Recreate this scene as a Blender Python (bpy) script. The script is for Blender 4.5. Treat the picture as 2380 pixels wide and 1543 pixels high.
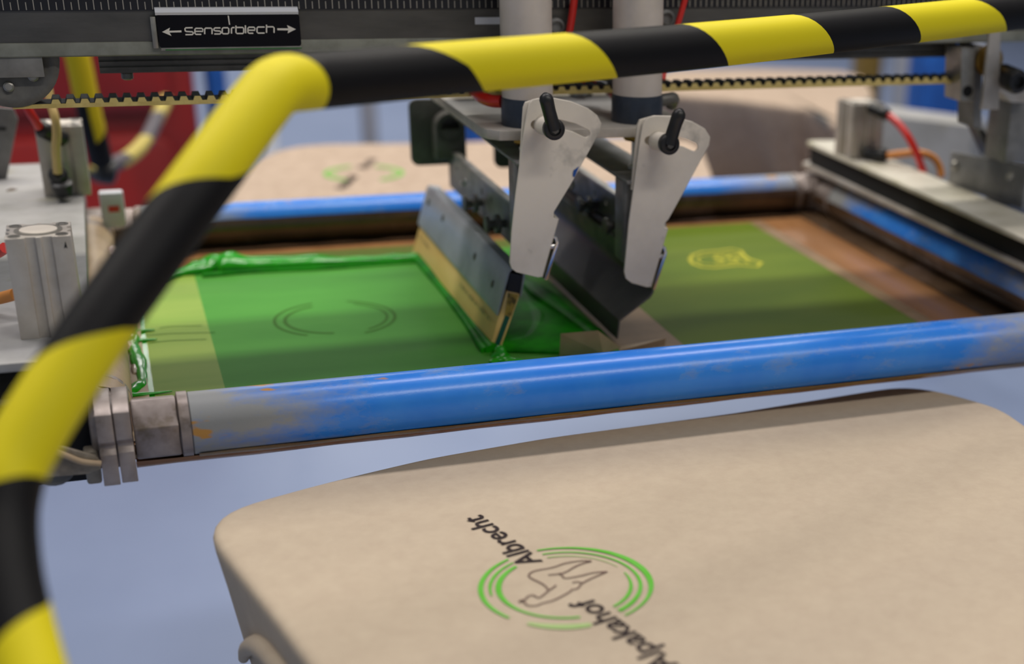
import bpy, bmesh, math, random
from mathutils import Vector, Matrix
random.seed(7)
SC = bpy.context.scene
for o in list(bpy.data.objects): bpy.data.objects.remove(o, do_unlink=True)
COL = SC.collection

# ------------------------------------------------------------------ camera
F = 3390.0; PPX, PPY = 1690.9, 1117.5           # focal length and optical centre in photo pixels (the photo is a crop)
R0 = Vector((0.92436501, -0.37989811, 0.03502512))     # camera right
R1 = Vector((-0.12219346, -0.38178452, -0.91613828))   # camera down
R2 = Vector((0.36141124, 0.84256632, -0.39932931))     # view direction
CAM = Vector((0.0106821, -1.012957, 0.3817913))
cd = bpy.data.cameras.new('camera'); cam = bpy.data.objects.new('camera', cd); COL.objects.link(cam)
cd.sensor_fit = 'HORIZONTAL'; cd.sensor_width = 36.0; cd.lens = F / 2380 * 36.0
cd.shift_x = -(PPX - 1190) / 2380; cd.shift_y = (PPY - 771.5) / 2380
cd.clip_start = 0.05; cd.clip_end = 60
cam.matrix_world = Matrix(((R0.x, -R1.x, -R2.x, CAM.x), (R0.y, -R1.y, -R2.y, CAM.y), (R0.z, -R1.z, -R2.z, CAM.z), (0, 0, 0, 1)))
cd.dof.use_dof = True; cd.dof.focus_distance = 1.07; cd.dof.aperture_fstop = 3.4
SC.camera = cam

# ------------------------------------------------------------------ world, lamps, exposure
W = bpy.data.worlds.new('hall_daylight'); SC.world = W; W.use_nodes = True
W.node_tree.nodes['Background'].inputs[0].default_value = (0.80, 0.88, 1.0, 1)
W.node_tree.nodes['Background'].inputs[1].default_value = 0.25
SC.view_settings.view_transform = 'Standard'; SC.view_settings.look = 'None'
SC.view_settings.gamma = 1.0; SC.view_settings.use_curve_mapping = False
SC.view_settings.exposure = 0.0
LAMPS = [  # row of fluorescent lamps: y, colour, watts each, x of the lamps
    (1.55, (1.0, .94, .80), 31, (-.45, 1.45)), (.72, (1.0, .94, .92), 26, (-.8, 1.1)), (-1.62, (1.0, .95, .88), 27, (1.0, 2.9)),
    (5.2, (1.0, .96, .90), 34, (.4, 2.8)), (8.2, (1.0, .96, .90), 40, (.4, 2.8))]  # rear two rows: unseen lamps added to brighten the far floor
LAMP_Z = 2.40; FLOOR_Z = -0.85

def ray(px, py):
    a, b = (px - PPX) / F, (py - PPY) / F
    return R0 * a + R1 * b + R2
def P(px, py, x=None, y=None, z=None, d=None):
    """photo pixel -> point on a plane of the place (x=, y= or z= constant) or at depth d"""
    v = ray(px, py)
    if d is None:
        d = (z - CAM.z) / v.z if z is not None else (y - CAM.y) / v.y if y is not None else (x - CAM.x) / v.x
    return CAM + v * d

# ------------------------------------------------------------------ materials
def lin(c):
    return tuple((u / 12.92 if u <= .04045 else ((u + .055) / 1.055) ** 2.4) for u in (x / 255 for x in c)) + (1,)
def mat(name, c, rough=.5, metal=0., c2=None, scale=30, lo=.4, hi=.6, bump=0., bscale=None, coat=0., spec=.5, stretch=(1, 1, 1), c3=None, scale3=8, detail=4, alpha=None, trans=0., rvar=0.):
    m = bpy.data.materials.new(name); m.use_nodes = True; nt = m.node_tree; N = nt.nodes; K = nt.links
    b = N['Principled BSDF']; b.inputs['Base Color'].default_value = lin(c)
    b.inputs['Roughness'].default_value = rough; b.inputs['Metallic'].default_value = metal
    b.inputs['Specular IOR Level'].default_value = spec; b.inputs['Coat Weight'].default_value = coat; b.inputs['Coat Roughness'].default_value = .08
    tc = N.new('ShaderNodeTexCoord'); mp = N.new('ShaderNodeMapping'); mp.inputs['Scale'].default_value = stretch
    K.new(tc.outputs['Object'], mp.inputs['Vector'])
    def noise(s, det=detail):
        n = N.new('ShaderNodeTexNoise'); n.inputs['Scale'].default_value = s; n.inputs['Detail'].default_value = det; n.inputs['Roughness'].default_value = .62
        K.new(mp.outputs[0], n.inputs['Vector']); return n
    cur = None
    def layer(prev, col, s, l, h):
        n = noise(s); r = N.new('ShaderNodeMapRange'); r.inputs[1].default_value = l; r.inputs[2].default_value = h; K.new(n.outputs[0], r.inputs[0])
        mx = N.new('ShaderNodeMix'); mx.data_type = 'RGBA'; mx.inputs[7].default_value = lin(col)
        if prev is None: mx.inputs[6].default_value = lin(c)
        else: K.new(prev, mx.inputs[6])
        K.new(r.outputs[0], mx.inputs[0]); return mx.outputs[2]
    if c2: cur = layer(cur, c2, scale, lo, hi)
    if c3: cur = layer(cur, c3, scale3, .58, .70)
    if cur: K.new(cur, b.inputs['Base Color'])
    if rvar:
        n = noise(scale * 1.7); r = N.new('ShaderNodeMapRange'); r.inputs[1].default_value = .3; r.inputs[2].default_value = .7
        r.inputs[3].default_value = max(.03, rough - rvar); r.inputs[4].default_value = min(1, rough + rvar); K.new(n.outputs[0], r.inputs[0]); K.new(r.outputs[0], b.inputs['Roughness'])
    if bump:
        n = noise(bscale or scale * 3, 2); bp = N.new('ShaderNodeBump'); bp.inputs['Strength'].default_value = bump; bp.inputs['Distance'].default_value = .002
        K.new(n.outputs[0], bp.inputs['Height']); K.new(bp.outputs[0], b.inputs['Normal'])
    return m
M = {}
M['alu'] = mat('brushed_aluminium', (172, 168, 160), .42, .75, (150, 147, 140), 40, rvar=.08, bump=.05, bscale=300)
M['alu_light'] = mat('anodised_aluminium', (196, 190, 182), .45, .35, (178, 170, 160), 22, bump=.05, bscale=500)
M['sheet'] = mat('bare_bracket_sheet', (228, 219, 205), .5, .05, (206, 197, 184), 14, .42, .72, bump=.04, bscale=700, c3=(172, 166, 156), scale3=22)
M['tube_alu'] = mat('cylinder_tube_aluminium', (214, 203, 194), .38, .2, (196, 186, 177), 18, .4, .7, bump=.03, bscale=500)
M['beam'] = mat('dull_beam_aluminium', (100, 98, 94), .5, .4, (82, 81, 78), 60, .35, .7, bump=.08, bscale=400, stretch=(.25, 1, 1))
M['lip'] = mat('beam_lip', (150, 150, 138), .45, .3, (132, 132, 120), 40)
M['dark_metal'] = mat('dark_steel', (108, 106, 101), .45, .15, (88, 86, 82), 30, rvar=.1)
M['grey_metal'] = mat('mid_grey_steel', (134, 133, 131), .45, .2, (114, 113, 111), 30, rvar=.1)
M['holder'] = mat('squeegee_holder_aluminium', (166, 172, 180), .4, .25, (146, 152, 158), 25, .4, .7)
M['flood'] = mat('flood_bar_steel', (104, 100, 97), .4, .25, (86, 82, 79), 18, .4, .7)
M['black'] = mat('black_plastic', (18, 18, 20), .42, 0, (30, 30, 32), 60)
M['black_matt'] = mat('black_matt', (12, 12, 14), .8)
M['chrome'] = mat('polished_steel', (205, 203, 200), .18, .9)
M['collar'] = mat('blue_black_end_cap', (44, 52, 66), .35, .1, (60, 66, 78), 90, .5, .8)
M['brass'] = mat('brass', (170, 136, 70), .35, .8)
M['redhose'] = mat('red_hose', (206, 38, 28), .35, 0, coat=.3)
M['orangehose'] = mat('orange_hose', (218, 142, 66), .4, 0)
M['creamhose'] = mat('cream_hose', (206, 176, 110), .4, 0)
M['greyhose'] = mat('grey_hose', (110, 106, 110), .4, 0)
M['belt'] = mat('cream_belt', (216, 194, 122), .55, 0, (196, 172, 100), 60)
M['belt_tooth'] = mat('belt_tooth_facing', (52, 60, 60), .55, 0, (36, 42, 44), 200)
M['plate_white'] = mat('dull_clamp_plate', (166, 165, 164), .55, .1, (148, 147, 144), 25, .4, .7, c3=(146, 142, 120), scale3=14)
M['blade'] = mat('amber_blade', (238, 202, 132), .4, 0, (224, 178, 100), 16, .35, .7, stretch=(1, .3, 1))
M['blade_core'] = mat('blade_green_core', (24, 82, 66), .4, 0)
M['blade_end'] = mat('blade_cut_end', (186, 150, 64), .5, 0, (92, 76, 34), 120, .45, .6)
M['plate_cream'] = mat('pale_clamp_plate', (208, 203, 188), .5, .05, (186, 180, 164), 22, .4, .7, c3=(170, 164, 130), scale3=12)
M['bright_edge'] = mat('bright_folded_edge', (240, 240, 244), .3, .15)
M['blade_mark'] = mat('worn_blade_print', (120, 104, 78), .5)
M['ink'] = mat('wet_green_ink', (38, 164, 20), .16, 0, (28, 146, 14), 30, spec=.45, bump=.05, bscale=30)
M['ink_dark'] = mat('deep_green_ink', (30, 142, 14), .45, 0, (18, 104, 8), 25, spec=.05, bump=.08, bscale=40)
M['ink_film'] = mat('green_ink_film', (78, 150, 54), .55, 0, (58, 132, 38), 9, .3, .75, stretch=(.35, 1.2, 1), spec=.10)
M['ink_pale'] = mat('pale_ink_on_tape', (142, 168, 72), .5, 0, (120, 154, 58), 12, .3, .75, stretch=(.3, 2, 1), spec=.1)
M['ring_mark'] = mat('open_stencil_ring', (58, 108, 30), .6, spec=.08)
M['emulsion'] = mat('green_emulsion', (98, 116, 36), .55, 0, (80, 104, 32), 8, .3, .7, stretch=(.5, 1, 1), spec=.06)
M['olive'] = mat('olive_emulsion_edge', (92, 104, 50), .5, spec=.1)
M['stencil_line'] = mat('open_mesh_yellow', (176, 172, 56), .6, spec=.08)
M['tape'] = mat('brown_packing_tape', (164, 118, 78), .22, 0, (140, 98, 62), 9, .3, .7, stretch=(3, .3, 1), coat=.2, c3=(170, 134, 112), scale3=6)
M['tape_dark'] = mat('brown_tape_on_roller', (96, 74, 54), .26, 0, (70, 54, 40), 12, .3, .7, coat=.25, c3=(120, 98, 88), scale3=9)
M['tape_edge'] = mat('dull_tape_edge', (138, 114, 88), .5, 0, (124, 102, 78), 20, spec=.1)
M['tape_grey'] = mat('beige_tape', (178, 156, 126), .4, 0, (164, 142, 114), 18, spec=.25)
M['gunk'] = mat('dried_resin', (188, 172, 152), .25, 0, (160, 128, 110), 25, coat=.3, bump=.3, bscale=50)
M['cast'] = mat('dirty_zinc_casting', (168, 156, 150), .42, .35, (132, 120, 114), 30, .4, .65, bump=.12, bscale=90, c3=(110, 96, 78), scale3=30)
M['plate_dirty'] = mat('dirty_steel_plate', (150, 140, 124), .5, .2, (124, 114, 100), 60, bump=.1, bscale=400)
M['shirt'] = mat('sand_cotton', (188, 173, 153), .95, 0, (181, 165, 146), 90, .3, .7, bump=.15, bscale=900, spec=.1)
M['shirt_back'] = mat('taupe_cotton', (182, 163, 146), .95, 0, (172, 153, 136), 60, spec=.1)
M['print_black'] = mat('black_print', (44, 36, 38), .85, 0, (58, 50, 50), 300, spec=.1)
M['print_brown'] = mat('brown_line_print', (112, 92, 84), .9, spec=.1)
M['print_green'] = mat('green_print', (96, 176, 60), .9, 0, (104, 180, 72), 60, spec=.1)
M['print_green2'] = mat('faded_green_print', (150, 184, 112), .9, 0, (162, 188, 126), 60, spec=.1)
M['sign_black'] = mat('sign_black', (10, 8, 16), .35, 0, spec=.2)
M['sign_white'] = mat('sign_white', (226, 220, 208), .5)
M['ruler'] = mat('ruler_black', (26, 25, 32), .35, 0)
M['tick'] = mat('ruler_mark', (158, 152, 142), .5)
M['floor'] = mat('painted_floor', (146, 161, 194), .45, 0, (136, 152, 186), 1.6, .3, .7)
M['wall'] = mat('hall_wall', (200, 198, 192), .8, 0, (190, 188, 182), 2)
M['ceiling'] = mat('hall_ceiling', (205, 203, 198), .9)
M['red'] = mat('red_cabinet_paint', (134, 12, 8), .45, 0, (112, 9, 6), 3, coat=.1)
M['bluepost'] = mat('blue_post_paint', (22, 86, 168), .45, 0, (16, 70, 144), 6)
M['white'] = mat('white_paint', (214, 216, 222), .5, 0, (200, 202, 208), 6)
M['greyp'] = mat('grey_paint', (150, 152, 160), .5)
M['lampw'] = mat('lamp_housing', (225, 225, 222), .5)

def roller_paint(name, length):
    """blue powder coat, worn to grey towards both ends, rust and scuffs"""
    m = mat(name, (36, 124, 228), .32, 0, (58, 138, 230), 16, .35, .7, spec=.4, bump=.03, bscale=400)
    nt = m.node_tree; N = nt.nodes; K = nt.links; b = N['Principled BSDF']
    prev = b.inputs['Base Color'].links[0].from_socket
    tc = N.new('ShaderNodeTexCoord'); sp = N.new('ShaderNodeSeparateXYZ'); K.new(tc.outputs['Object'], sp.inputs[0])
    a = N.new('ShaderNodeMath'); a.operation = 'ABSOLUTE'; K.new(sp.outputs[0], a.inputs[0])
    n = N.new('ShaderNodeTexNoise'); n.inputs['Scale'].default_value = 34; n.inputs['Detail'].default_value = 5; n.inputs['Roughness'].default_value = .7
    mp = N.new('ShaderNodeMapping'); mp.inputs['Scale'].default_value = (.45, 1, 1); K.new(tc.outputs['Object'], mp.inputs[0]); K.new(mp.outputs[0], n.inputs['Vector'])
    e = N.new('ShaderNodeMapRange'); e.inputs[1].default_value = length / 2 - .14; e.inputs[2].default_value = length / 2 - .01; e.inputs[3].default_value = 0; e.inputs[4].default_value = .46; K.new(a.outputs[0], e.inputs[0])
    s = N.new('ShaderNodeMath'); s.operation = 'ADD'; K.new(n.outputs[0], s.inputs[0]); K.new(e.outputs[0], s.inputs[1])
    r = N.new('ShaderNodeMapRange'); r.inputs[1].default_value = .575; r.inputs[2].default_value = .92; K.new(s.outputs[0], r.inputs[0])
    mx = N.new('ShaderNodeMix'); mx.data_type = 'RGBA'; mx.inputs[7].default_value = lin((150, 152, 152)); K.new(prev, mx.inputs[6]); K.new(r.outputs[0], mx.inputs[0])
    n2 = N.new('ShaderNodeTexNoise'); n2.inputs['Scale'].default_value = 55; n2.inputs['Detail'].default_value = 3; K.new(mp.outputs[0], n2.inputs['Vector'])
    s2 = N.new('ShaderNodeMath'); s2.operation = 'MULTIPLY_ADD'; K.new(e.outputs[0], s2.inputs[0]); s2.inputs[1].default_value = .22; K.new(n2.outputs[0], s2.inputs[2])
    r2 = N.new('ShaderNodeMapRange'); r2.inputs[1].default_value = .735; r2.inputs[2].default_value = .78; K.new(s2.outputs[0], r2.inputs[0])
    m2 = N.new('ShaderNodeMix'); m2.data_type = 'RGBA'; m2.inputs[7].default_value = lin((190, 140, 70)); K.new(mx.outputs[2], m2.inputs[6]); K.new(r2.outputs[0], m2.inputs[0])
    K.new(m2.outputs[2], b.inputs['Base Color'])
    rr = N.new('ShaderNodeMapRange'); rr.inputs[3].default_value = .26; rr.inputs[4].default_value = .5; K.new(r.outputs[0], rr.inputs[0]); K.new(rr.outputs[0], b.inputs['Roughness'])
    return m

def hazard(name, yel=(222, 206, 24), blk=(8, 7, 9), slope=.5):
    """diagonal yellow/black bands: u counts bands along the bar, v runs round it"""
    m = mat(name, yel, .6, 0, spec=.22); nt = m.node_tree; N = nt.nodes; K = nt.links; b = N['Principled BSDF']
    uv = N.new('ShaderNodeUVMap'); uv.uv_map = 'UVMap'; sp = N.new('ShaderNodeSeparateXYZ'); K.new(uv.outputs[0], sp.inputs[0])
    k = N.new('ShaderNodeMath'); k.operation = 'MULTIPLY_ADD'; c0 = N.new('ShaderNodeMath'); c0.operation = 'SUBTRACT'; K.new(sp.outputs[1], c0.inputs[0]); c0.inputs[1].default_value = .53; K.new(c0.outputs[0], k.inputs[0]); k.inputs[1].default_value = slope; K.new(sp.outputs[0], k.inputs[2])
    pass
    fr = N.new('ShaderNodeMath'); fr.operation = 'FLOORED_MODULO'; K.new(k.outputs[0], fr.inputs[0]); fr.inputs[1].default_value = 2.0
    g = N.new('ShaderNodeMath'); g.operation = 'LESS_THAN'; K.new(fr.outputs[0], g.inputs[0]); g.inputs[1].default_value = 1.0
    mx = N.new('ShaderNodeMix'); mx.data_type = 'RGBA'; mx.inputs[6].default_value = lin(blk); mx.inputs[7].default_value = lin(yel)
    K.new(g.outputs[0], mx.inputs[0]); K.new(mx.outputs[2], b.inputs['Base Color'])
    return m

# ------------------------------------------------------------------ mesh helpers
class MB:
    def __init__(s): s.v = []; s.f = []; s.uv = None
    def add(s, vs, fs):
        n = len(s.v); s.v += [tuple(v) for v in vs]; s.f += [tuple(i + n for i in f) for f in fs]; return s
    def box(s, lo, hi):
        (a, b, c), (d, e, f) = lo, hi
        return s.add([(a, b, c), (d, b, c), (d, e, c), (a, e, c), (a, b, f), (d, b, f), (d, e, f), (a, e, f)],
                     [(0, 3, 2, 1), (4, 5, 6, 7), (0, 1, 5, 4), (1, 2, 6, 5), (2, 3, 7, 6), (3, 0, 4, 7)])
    def prism(s, poly, axis, lo, hi):
        """polygon (a,b) extruded along axis; (a,b) are the two other axes in xyz order"""
        def pt(a, b, c): return (c, a, b) if axis == 'x' else (a, c, b) if axis == 'y' else (a, b, c)
        n = len(poly); vs = [pt(a, b, lo) for a, b in poly] + [pt(a, b, hi) for a, b in poly]
        fs = [tuple(range(n)), tuple(range(2 * n - 1, n - 1, -1))] + [(i, i + n, (i + 1) % n + n, (i + 1) % n) for i in range(n)]
        return s.add(vs, fs)
    def sheet(s, path, axis, lo, hi, t):
        """bent sheet of thickness t: open path (a,b) extruded along axis"""
        L = []; Rr = []
        n = len(path)
        for i, p in enumerate(path):
            p = Vector(p); d0 = (p - Vector(path[i - 1])).normalized() if i else None; d1 = (Vector(path[i + 1]) - p).normalized() if i < n - 1 else None
            d = (d0 + d1).normalized() if d0 and d1 else (d0 or d1)
            k = 1 / max(.4, abs(d.dot(d0 or d1))); nn = Vector((-d.y, d.x)) * (t / 2 * k)
            L.append(tuple(p + nn)); Rr.append(tuple(p - nn))
        return s.prism(L + Rr[::-1], axis, lo, hi)
    def tube(s, path, r, n=12, caps=True, up=None):
        path = [Vector(p) for p in path]; m = len(path); rs = r if isinstance(r, (list, tuple)) else [r] * m
        t0 = (path[1] - path[0]).normalized(); ref = Vector((0, 0, 1)) if abs(t0.z) < .9 else Vector((1, 0, 0))
        nrm = (ref - t0 * ref.dot(t0)).normalized(); vs = []
        for i, p in enumerate(path):
            t = (path[min(i + 1, m - 1)] - path[max(i - 1, 0)]).normalized()
            nrm = (nrm - t * nrm.dot(t)).normalized(); bn = t.cross(nrm)
            for j in range(n):
                a = 2 * math.pi * j / n; vs.append(p + (nrm * math.cos(a) + bn * math.sin(a)) * rs[i])
        fs = [(i * n + j, i * n + (j + 1) % n, (i + 1) * n + (j + 1) % n, (i + 1) * n + j) for i in range(m - 1) for j in range(n)]
        if caps: fs += [tuple(range(n - 1, -1, -1)), tuple((m - 1) * n + j for j in range(n))]
        return s.add(vs, fs)
    def cyl(s, a, b, r, n=24, r2=None): return s.tube([a, b], [r, r if r2 is None else r2], n)
    def lathe(s, base, axis, prof, n=28):
        """prof: list of (radius, distance along axis) from base"""
        base = Vector(base); ax = Vector(axis).normalized(); ref = Vector((0, 0, 1)) if abs(ax.z) < .9 else Vector((1, 0, 0))
        u = (ref - ax * ref.dot(ax)).normalized(); w = ax.cross(u); vs = []; m = len(prof)
        for r, h in prof:
            for j in range(n):
                a = 2 * math.pi * j / n; vs.append(base + ax * h + (u * math.cos(a) + w * math.sin(a)) * max(r, 1e-5))
        fs = [(i * n + j, i * n + (j + 1) % n, (i + 1) * n + (j + 1) % n, (i + 1) * n + j) for i in range(m - 1) for j in range(n)]
        fs += [tuple(range(n - 1, -1, -1)), tuple((m - 1) * n + j for j in range(n))]
        return s.add(vs, fs)
    def ribbon(s, pts, w, nrm=(0, 0, 1)):
        """flat stroke along pts, width w (number or list), in the plane with normal nrm"""
        pts = [Vector(p) for p in pts]; nrm = Vector(nrm); m = len(pts); ws = w if isinstance(w, (list, tuple)) else [w] * m; vs = []
        for i, p in enumerate(pts):
            t = (pts[min(i + 1, m - 1)] - pts[max(i - 1, 0)]).normalized(); sd = nrm.cross(t).normalized() * ws[i] / 2
            vs += [p + sd, p - sd]
        return s.add(vs, [(2 * i, 2 * i + 1, 2 * i + 3, 2 * i + 2) for i in range(m - 1)])
    def build(s, name, m, parent=None, label=None, bevel=0, smooth=True, seg=2, ang=35, origin=None):
        me = bpy.data.meshes.new(name)
        off = Vector(origin) if origin else Vector((0, 0, 0))
        me.from_pydata([tuple(Vector(v) - off) for v in s.v], [], s.f); me.update()
        bm = bmesh.new(); bm.from_mesh(me); bmesh.ops.recalc_face_normals(bm, faces=bm.faces)
        if bevel:
            es = [e for e in bm.edges if len(e.link_faces) == 2 and e.calc_face_angle() > math.radians(28)]
            if es: bmesh.ops.bevel(bm, geom=es, offset=bevel, segments=seg, affect='EDGES', profile=.5, clamp_overlap=True)
        bm.to_mesh(me); bm.free()
        return link(name, me, m, parent, label, smooth, ang, origin)
def link(name, me, m, parent=None, label=None, smooth=True, ang=35, origin=None):
    me.materials.clear(); me.materials.append(M[m] if isinstance(m, str) else m)
    if smooth:
        me.polygons.foreach_set('use_smooth', [True] * len(me.polygons)); me.set_sharp_from_angle(angle=math.radians(ang))
    o = bpy.data.objects.new(name, me); COL.objects.link(o)
    if origin: o.location = origin
    if parent: adopt(o, parent)
    if label: o['label'] = label
    return o
def adopt(o, parent):
    o.parent = parent; o.matrix_parent_inverse = wmat(parent).inverted()
def wmat(o):
    b = Matrix.Translation(o.location) @ o.rotation_euler.to_matrix().to_4x4()
    return wmat(o.parent) @ o.matrix_parent_inverse @ b if o.parent else b
def thing(name, label, cat, loc=(0, 0, 0), group=None):
    o = bpy.data.objects.new(name, None); COL.objects.link(o); o.location = loc; o.empty_display_size = .02
    return tag(o, label, cat, group)
def tag(o, label, cat, group=None, kind=None):
    if label: o['label'] = label
    if cat: o['category'] = cat
    if group: o['group'] = group
    if kind: o['kind'] = kind
    return o
def struct(o): o['kind'] = 'structure'; return o
def copy_tree(o, parent=None):
    c = o.copy(); COL.objects.link(c)
    if parent: c.parent = parent
    for ch in [x for x in bpy.data.objects if x.parent == o]: copy_tree(ch, c)
    return c
def smoothpath(pts, k=8):
    """Catmull-Rom through pts"""
    pts = [Vector(p) for p in pts]; q = [pts[0] * 2 - pts[1]] + pts + [pts[-1] * 2 - pts[-2]]; out = []
    for i in range(1, len(q) - 2):
        for j in range(k):
            t = j / k; a, b, c, d = q[i - 1], q[i], q[i + 1], q[i + 2]
            out.append(.5 * ((2 * b) + (c - a) * t + (2 * a - 5 * b + 4 * c - d) * t * t + (3 * b - a - 3 * c + d) * t ** 3))
    return out + [pts[-1]]
def rrect(x0, y0, x1, y1, r, k=5):
    out = []
    for cx, cy, a0 in ((x1 - r, y1 - r, 0), (x0 + r, y1 - r, 90), (x0 + r, y0 + r, 180), (x1 - r, y0 + r, 270)):
        for j in range(k + 1):
            a = math.radians(a0 + 90 * j / k); out.append((cx + r * math.cos(a), cy + r * math.sin(a)))
    return out
def plate_with_holes(name, outer, holes, axis, lo, hi, m, parent, label=None, bevel=.0004):
    """flat plate with cut-outs: outlines (a,b), extruded along axis"""
    def pt(a, b, c): return (c, a, b) if axis == 'x' else (a, c, b) if axis == 'y' else (a, b, c)
    bm = bmesh.new(); es = []
    for loop in [outer] + holes:
        vs = [bm.verts.new(pt(a, b, lo)) for a, b in loop]
        es += [bm.edges.new((vs[i], vs[(i + 1) % len(vs)])) for i in range(len(vs))]
    bmesh.ops.triangle_fill(bm, use_beauty=True, use_dissolve=False, edges=es)
    r = bmesh.ops.extrude_face_region(bm, geom=list(bm.faces))
    d = Vector(pt(0, 0, hi - lo)); bmesh.ops.translate(bm, vec=d, verts=[g for g in r['geom'] if isinstance(g, bmesh.types.BMVert)])
    bmesh.ops.recalc_face_normals(bm, faces=bm.faces)
    if bevel:
        e2 = [e for e in bm.edges if len(e.link_faces) == 2 and e.calc_face_angle() > math.radians(40)]
        bmesh.ops.bevel(bm, geom=e2, offset=bevel, segments=1, affect='EDGES', clamp_overlap=True)
    me = bpy.data.meshes.new(name); bm.to_mesh(me); bm.free()
    return link(name, me, m, parent, label)
def text_mesh(txt, name, origin, xdir, up, width, height, m, parent, label=None):
    """flat printed word: starts at origin, runs along xdir, fits width and cap height"""
    cu = bpy.data.curves.new('t', 'FONT'); cu.body = txt; cu.size = 1; cu.resolution_u = 4; cu.offset = .011
    o = bpy.data.objects.new('t', cu); COL.objects.link(o); bpy.context.view_layer.update()
    me = bpy.data.meshes.new_from_object(o.evaluated_get(bpy.context.evaluated_depsgraph_get())); bpy.data.objects.remove(o)
    xs = [v.co.x for v in me.vertices]; x0, x1 = min(xs), max(xs)
    xdir = Vector(xdir).normalized(); up = Vector(up).normalized(); og = Vector(origin)
    for v in me.vertices: v.co = og + xdir * ((v.co.x - x0) / (x1 - x0) * width) + up * (v.co.y / .69 * height)
    me.name = name
    return link(name, me, m, parent, label, smooth=False)
def xz(pts, y): return [(p.x, p.z) for p in (P(a, b, y=y) for a, b in pts)]
def xy(pts, z): return [(p.x, p.y) for p in (P(a, b, z=z) for a, b in pts)]
def crop(pts, x0, y0, s): return [(x0 + a / s, y0 + b / s) for a, b in pts]

# ================================================================== the hall
struct(MB().box((-5, -5, FLOOR_Z - .1), (9, 11, FLOOR_Z)).build('floor', 'floor'))
struct(MB().box((-5, 11, FLOOR_Z), (9, 11.1, 3.0)).build('wall_back', 'wall'))
struct(MB().box((9, -5, FLOOR_Z), (9.1, 11.1, 3.0)).build('wall_right', 'wall'))
struct(MB().box((-5, -5, 3.0), (9.1, 11.1, 3.1)).build('ceiling', 'ceiling'))
for i, (ly, lc, lw, lxs) in enumerate(LAMPS):
    for j, lx in enumerate(lxs):
        t = thing('ceiling_lamp', ('long white fluorescent ceiling lamp hanging over the press', 'unseen long white ceiling lamp added further back to brighten the far floor')[i > 2], 'lamp', (lx, ly, LAMP_Z), 'rows of fluorescent ceiling lamps')
        MB().box((lx - .8, ly - .07, LAMP_Z + .01), (lx + .8, ly + .07, LAMP_Z + .06)).build('housing', 'lampw', t, bevel=.006)
        for s in (-.6, .6): MB().cyl((lx + s, ly, LAMP_Z + .06), (lx + s, ly, 3.0), .006, 8).build('suspension_rod', 'lampw', t)
        ld = bpy.data.lights.new('tube_light', 'AREA'); ld.shape = 'RECTANGLE'; ld.size = 1.5; ld.size_y = .24; ld.energy = lw; ld.color = lc
        lo = bpy.data.objects.new('tube_light', ld); COL.objects.link(lo); lo.location = (lx, ly, LAMP_Z); adopt(lo, t)

# ================================================================== screen frame
RR = .022; FW = .575; XL = -.021; XR = .802
FR = thing('printing_screen', 'printing screen stretched on four worn blue rollers with brown taped edges', 'printing screen', (.39, .29, -.022))
def hexpoly(c, r, rot=0): return [(c[0] + r * math.cos(math.radians(60 * k + rot)), c[1] + r * math.sin(math.radians(60 * k + rot))) for k in range(6)]
def roller(axis, c, a, b, hexes):
    Ln = b - a; mid = (a + b) / 2
    pm = roller_paint('blue_roller_paint', Ln)
    me_o = MB().lathe((-Ln / 2, 0, 0), (1, 0, 0), [(RR - .001, 0), (RR, .001), (RR, Ln - .001), (RR - .001, Ln)], 48)
    o = me_o.build('roller', pm)
    o.location = (mid, c, 0) if axis == 'x' else (c, mid, 0)
    if axis == 'y': o.rotation_euler = (0, 0, math.pi / 2)
    adopt(o, FR)
    ax = Vector((1, 0, 0)) if axis == 'x' else Vector((0, 1, 0))
    def pt(u): return (u, c, 0) if axis == 'x' else (c, u, 0)
    for e, s in ((a, -1), (b, 1)):
        k = MB().lathe(pt(e), ax * s, [(RR + .0008, 0), (RR + .0008, .0065), (RR - .002, .0075)], 40).build('collar', 'cast', None)
        adopt(k, o)
        lo, hi = (e + s * .0075, e + s * (.0075 + .029)); lo, hi = min(lo, hi), max(lo, hi)
        h = MB().prism(hexpoly((c, 0), .0236, 42 if axis == 'x' else 30), 'x' if axis == 'x' else 'y', lo, hi).build('hex_end', 'cast', None, bevel=.0015)
        adopt(h, o)
    return o
roller('x', 0, .0365, .745, 1); roller('x', FW, .030, .760, 1)
roller('y', XL, .060, .515, 1); roller('y', XR, .060, .515, 1)
for cx, cy in ((XL, 0), (XR, 0), (XL, FW), (XR, FW)):
    sx = 1 if cx < .3 else -1; sy = 1 if cy < .3 else -1
    m = MB().prism(rrect(min(cx - sx * .006, cx + sx * .020), -.020, max(cx - sx * .006, cx + sx * .020), .020, .006), 'y', cy - .020, cy + .020)
    m.build('corner_casting', 'cast', FR, bevel=.003, label='grimy cast corner block')
# mesh fabric and its zones (thin films lying on the fabric)
ZM = -.0215
MB().box((XL, .0, ZM - .001), (XR, FW, ZM)).build('mesh_fabric', 'tape', FR, label='screen fabric covered with brown tape at the edges')
def film(name, poly, z, m, label=None, t=.0004, par=None): return MB().prism(poly, 'z', z, z + t).build(name, m, par or FR, label=label)
film('emulsion', [(.452, .095), (.687, .095), (.687, .527), (.452, .527)], ZM, 'emulsion', 'dull olive green emulsion panel with a shield design')
film('emulsion', [(.0686, .485), (.452, .478), (.452, .521), (.0686, .523)], ZM, 'olive', 'olive strip of emulsion')
film('emulsion', [(.0686, .09), (.395, .09), (.395, .487), (.0686, .487)], ZM, 'ink_film', 'green emulsion panel wet with a thin ink film', .0005)
film('ink_streak', [(.014, .105), (.0686, .105), (.0686, .478), (.014, .470)], ZM, 'ink_pale', 'pale green smear of ink over tape', .0005)
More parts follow.
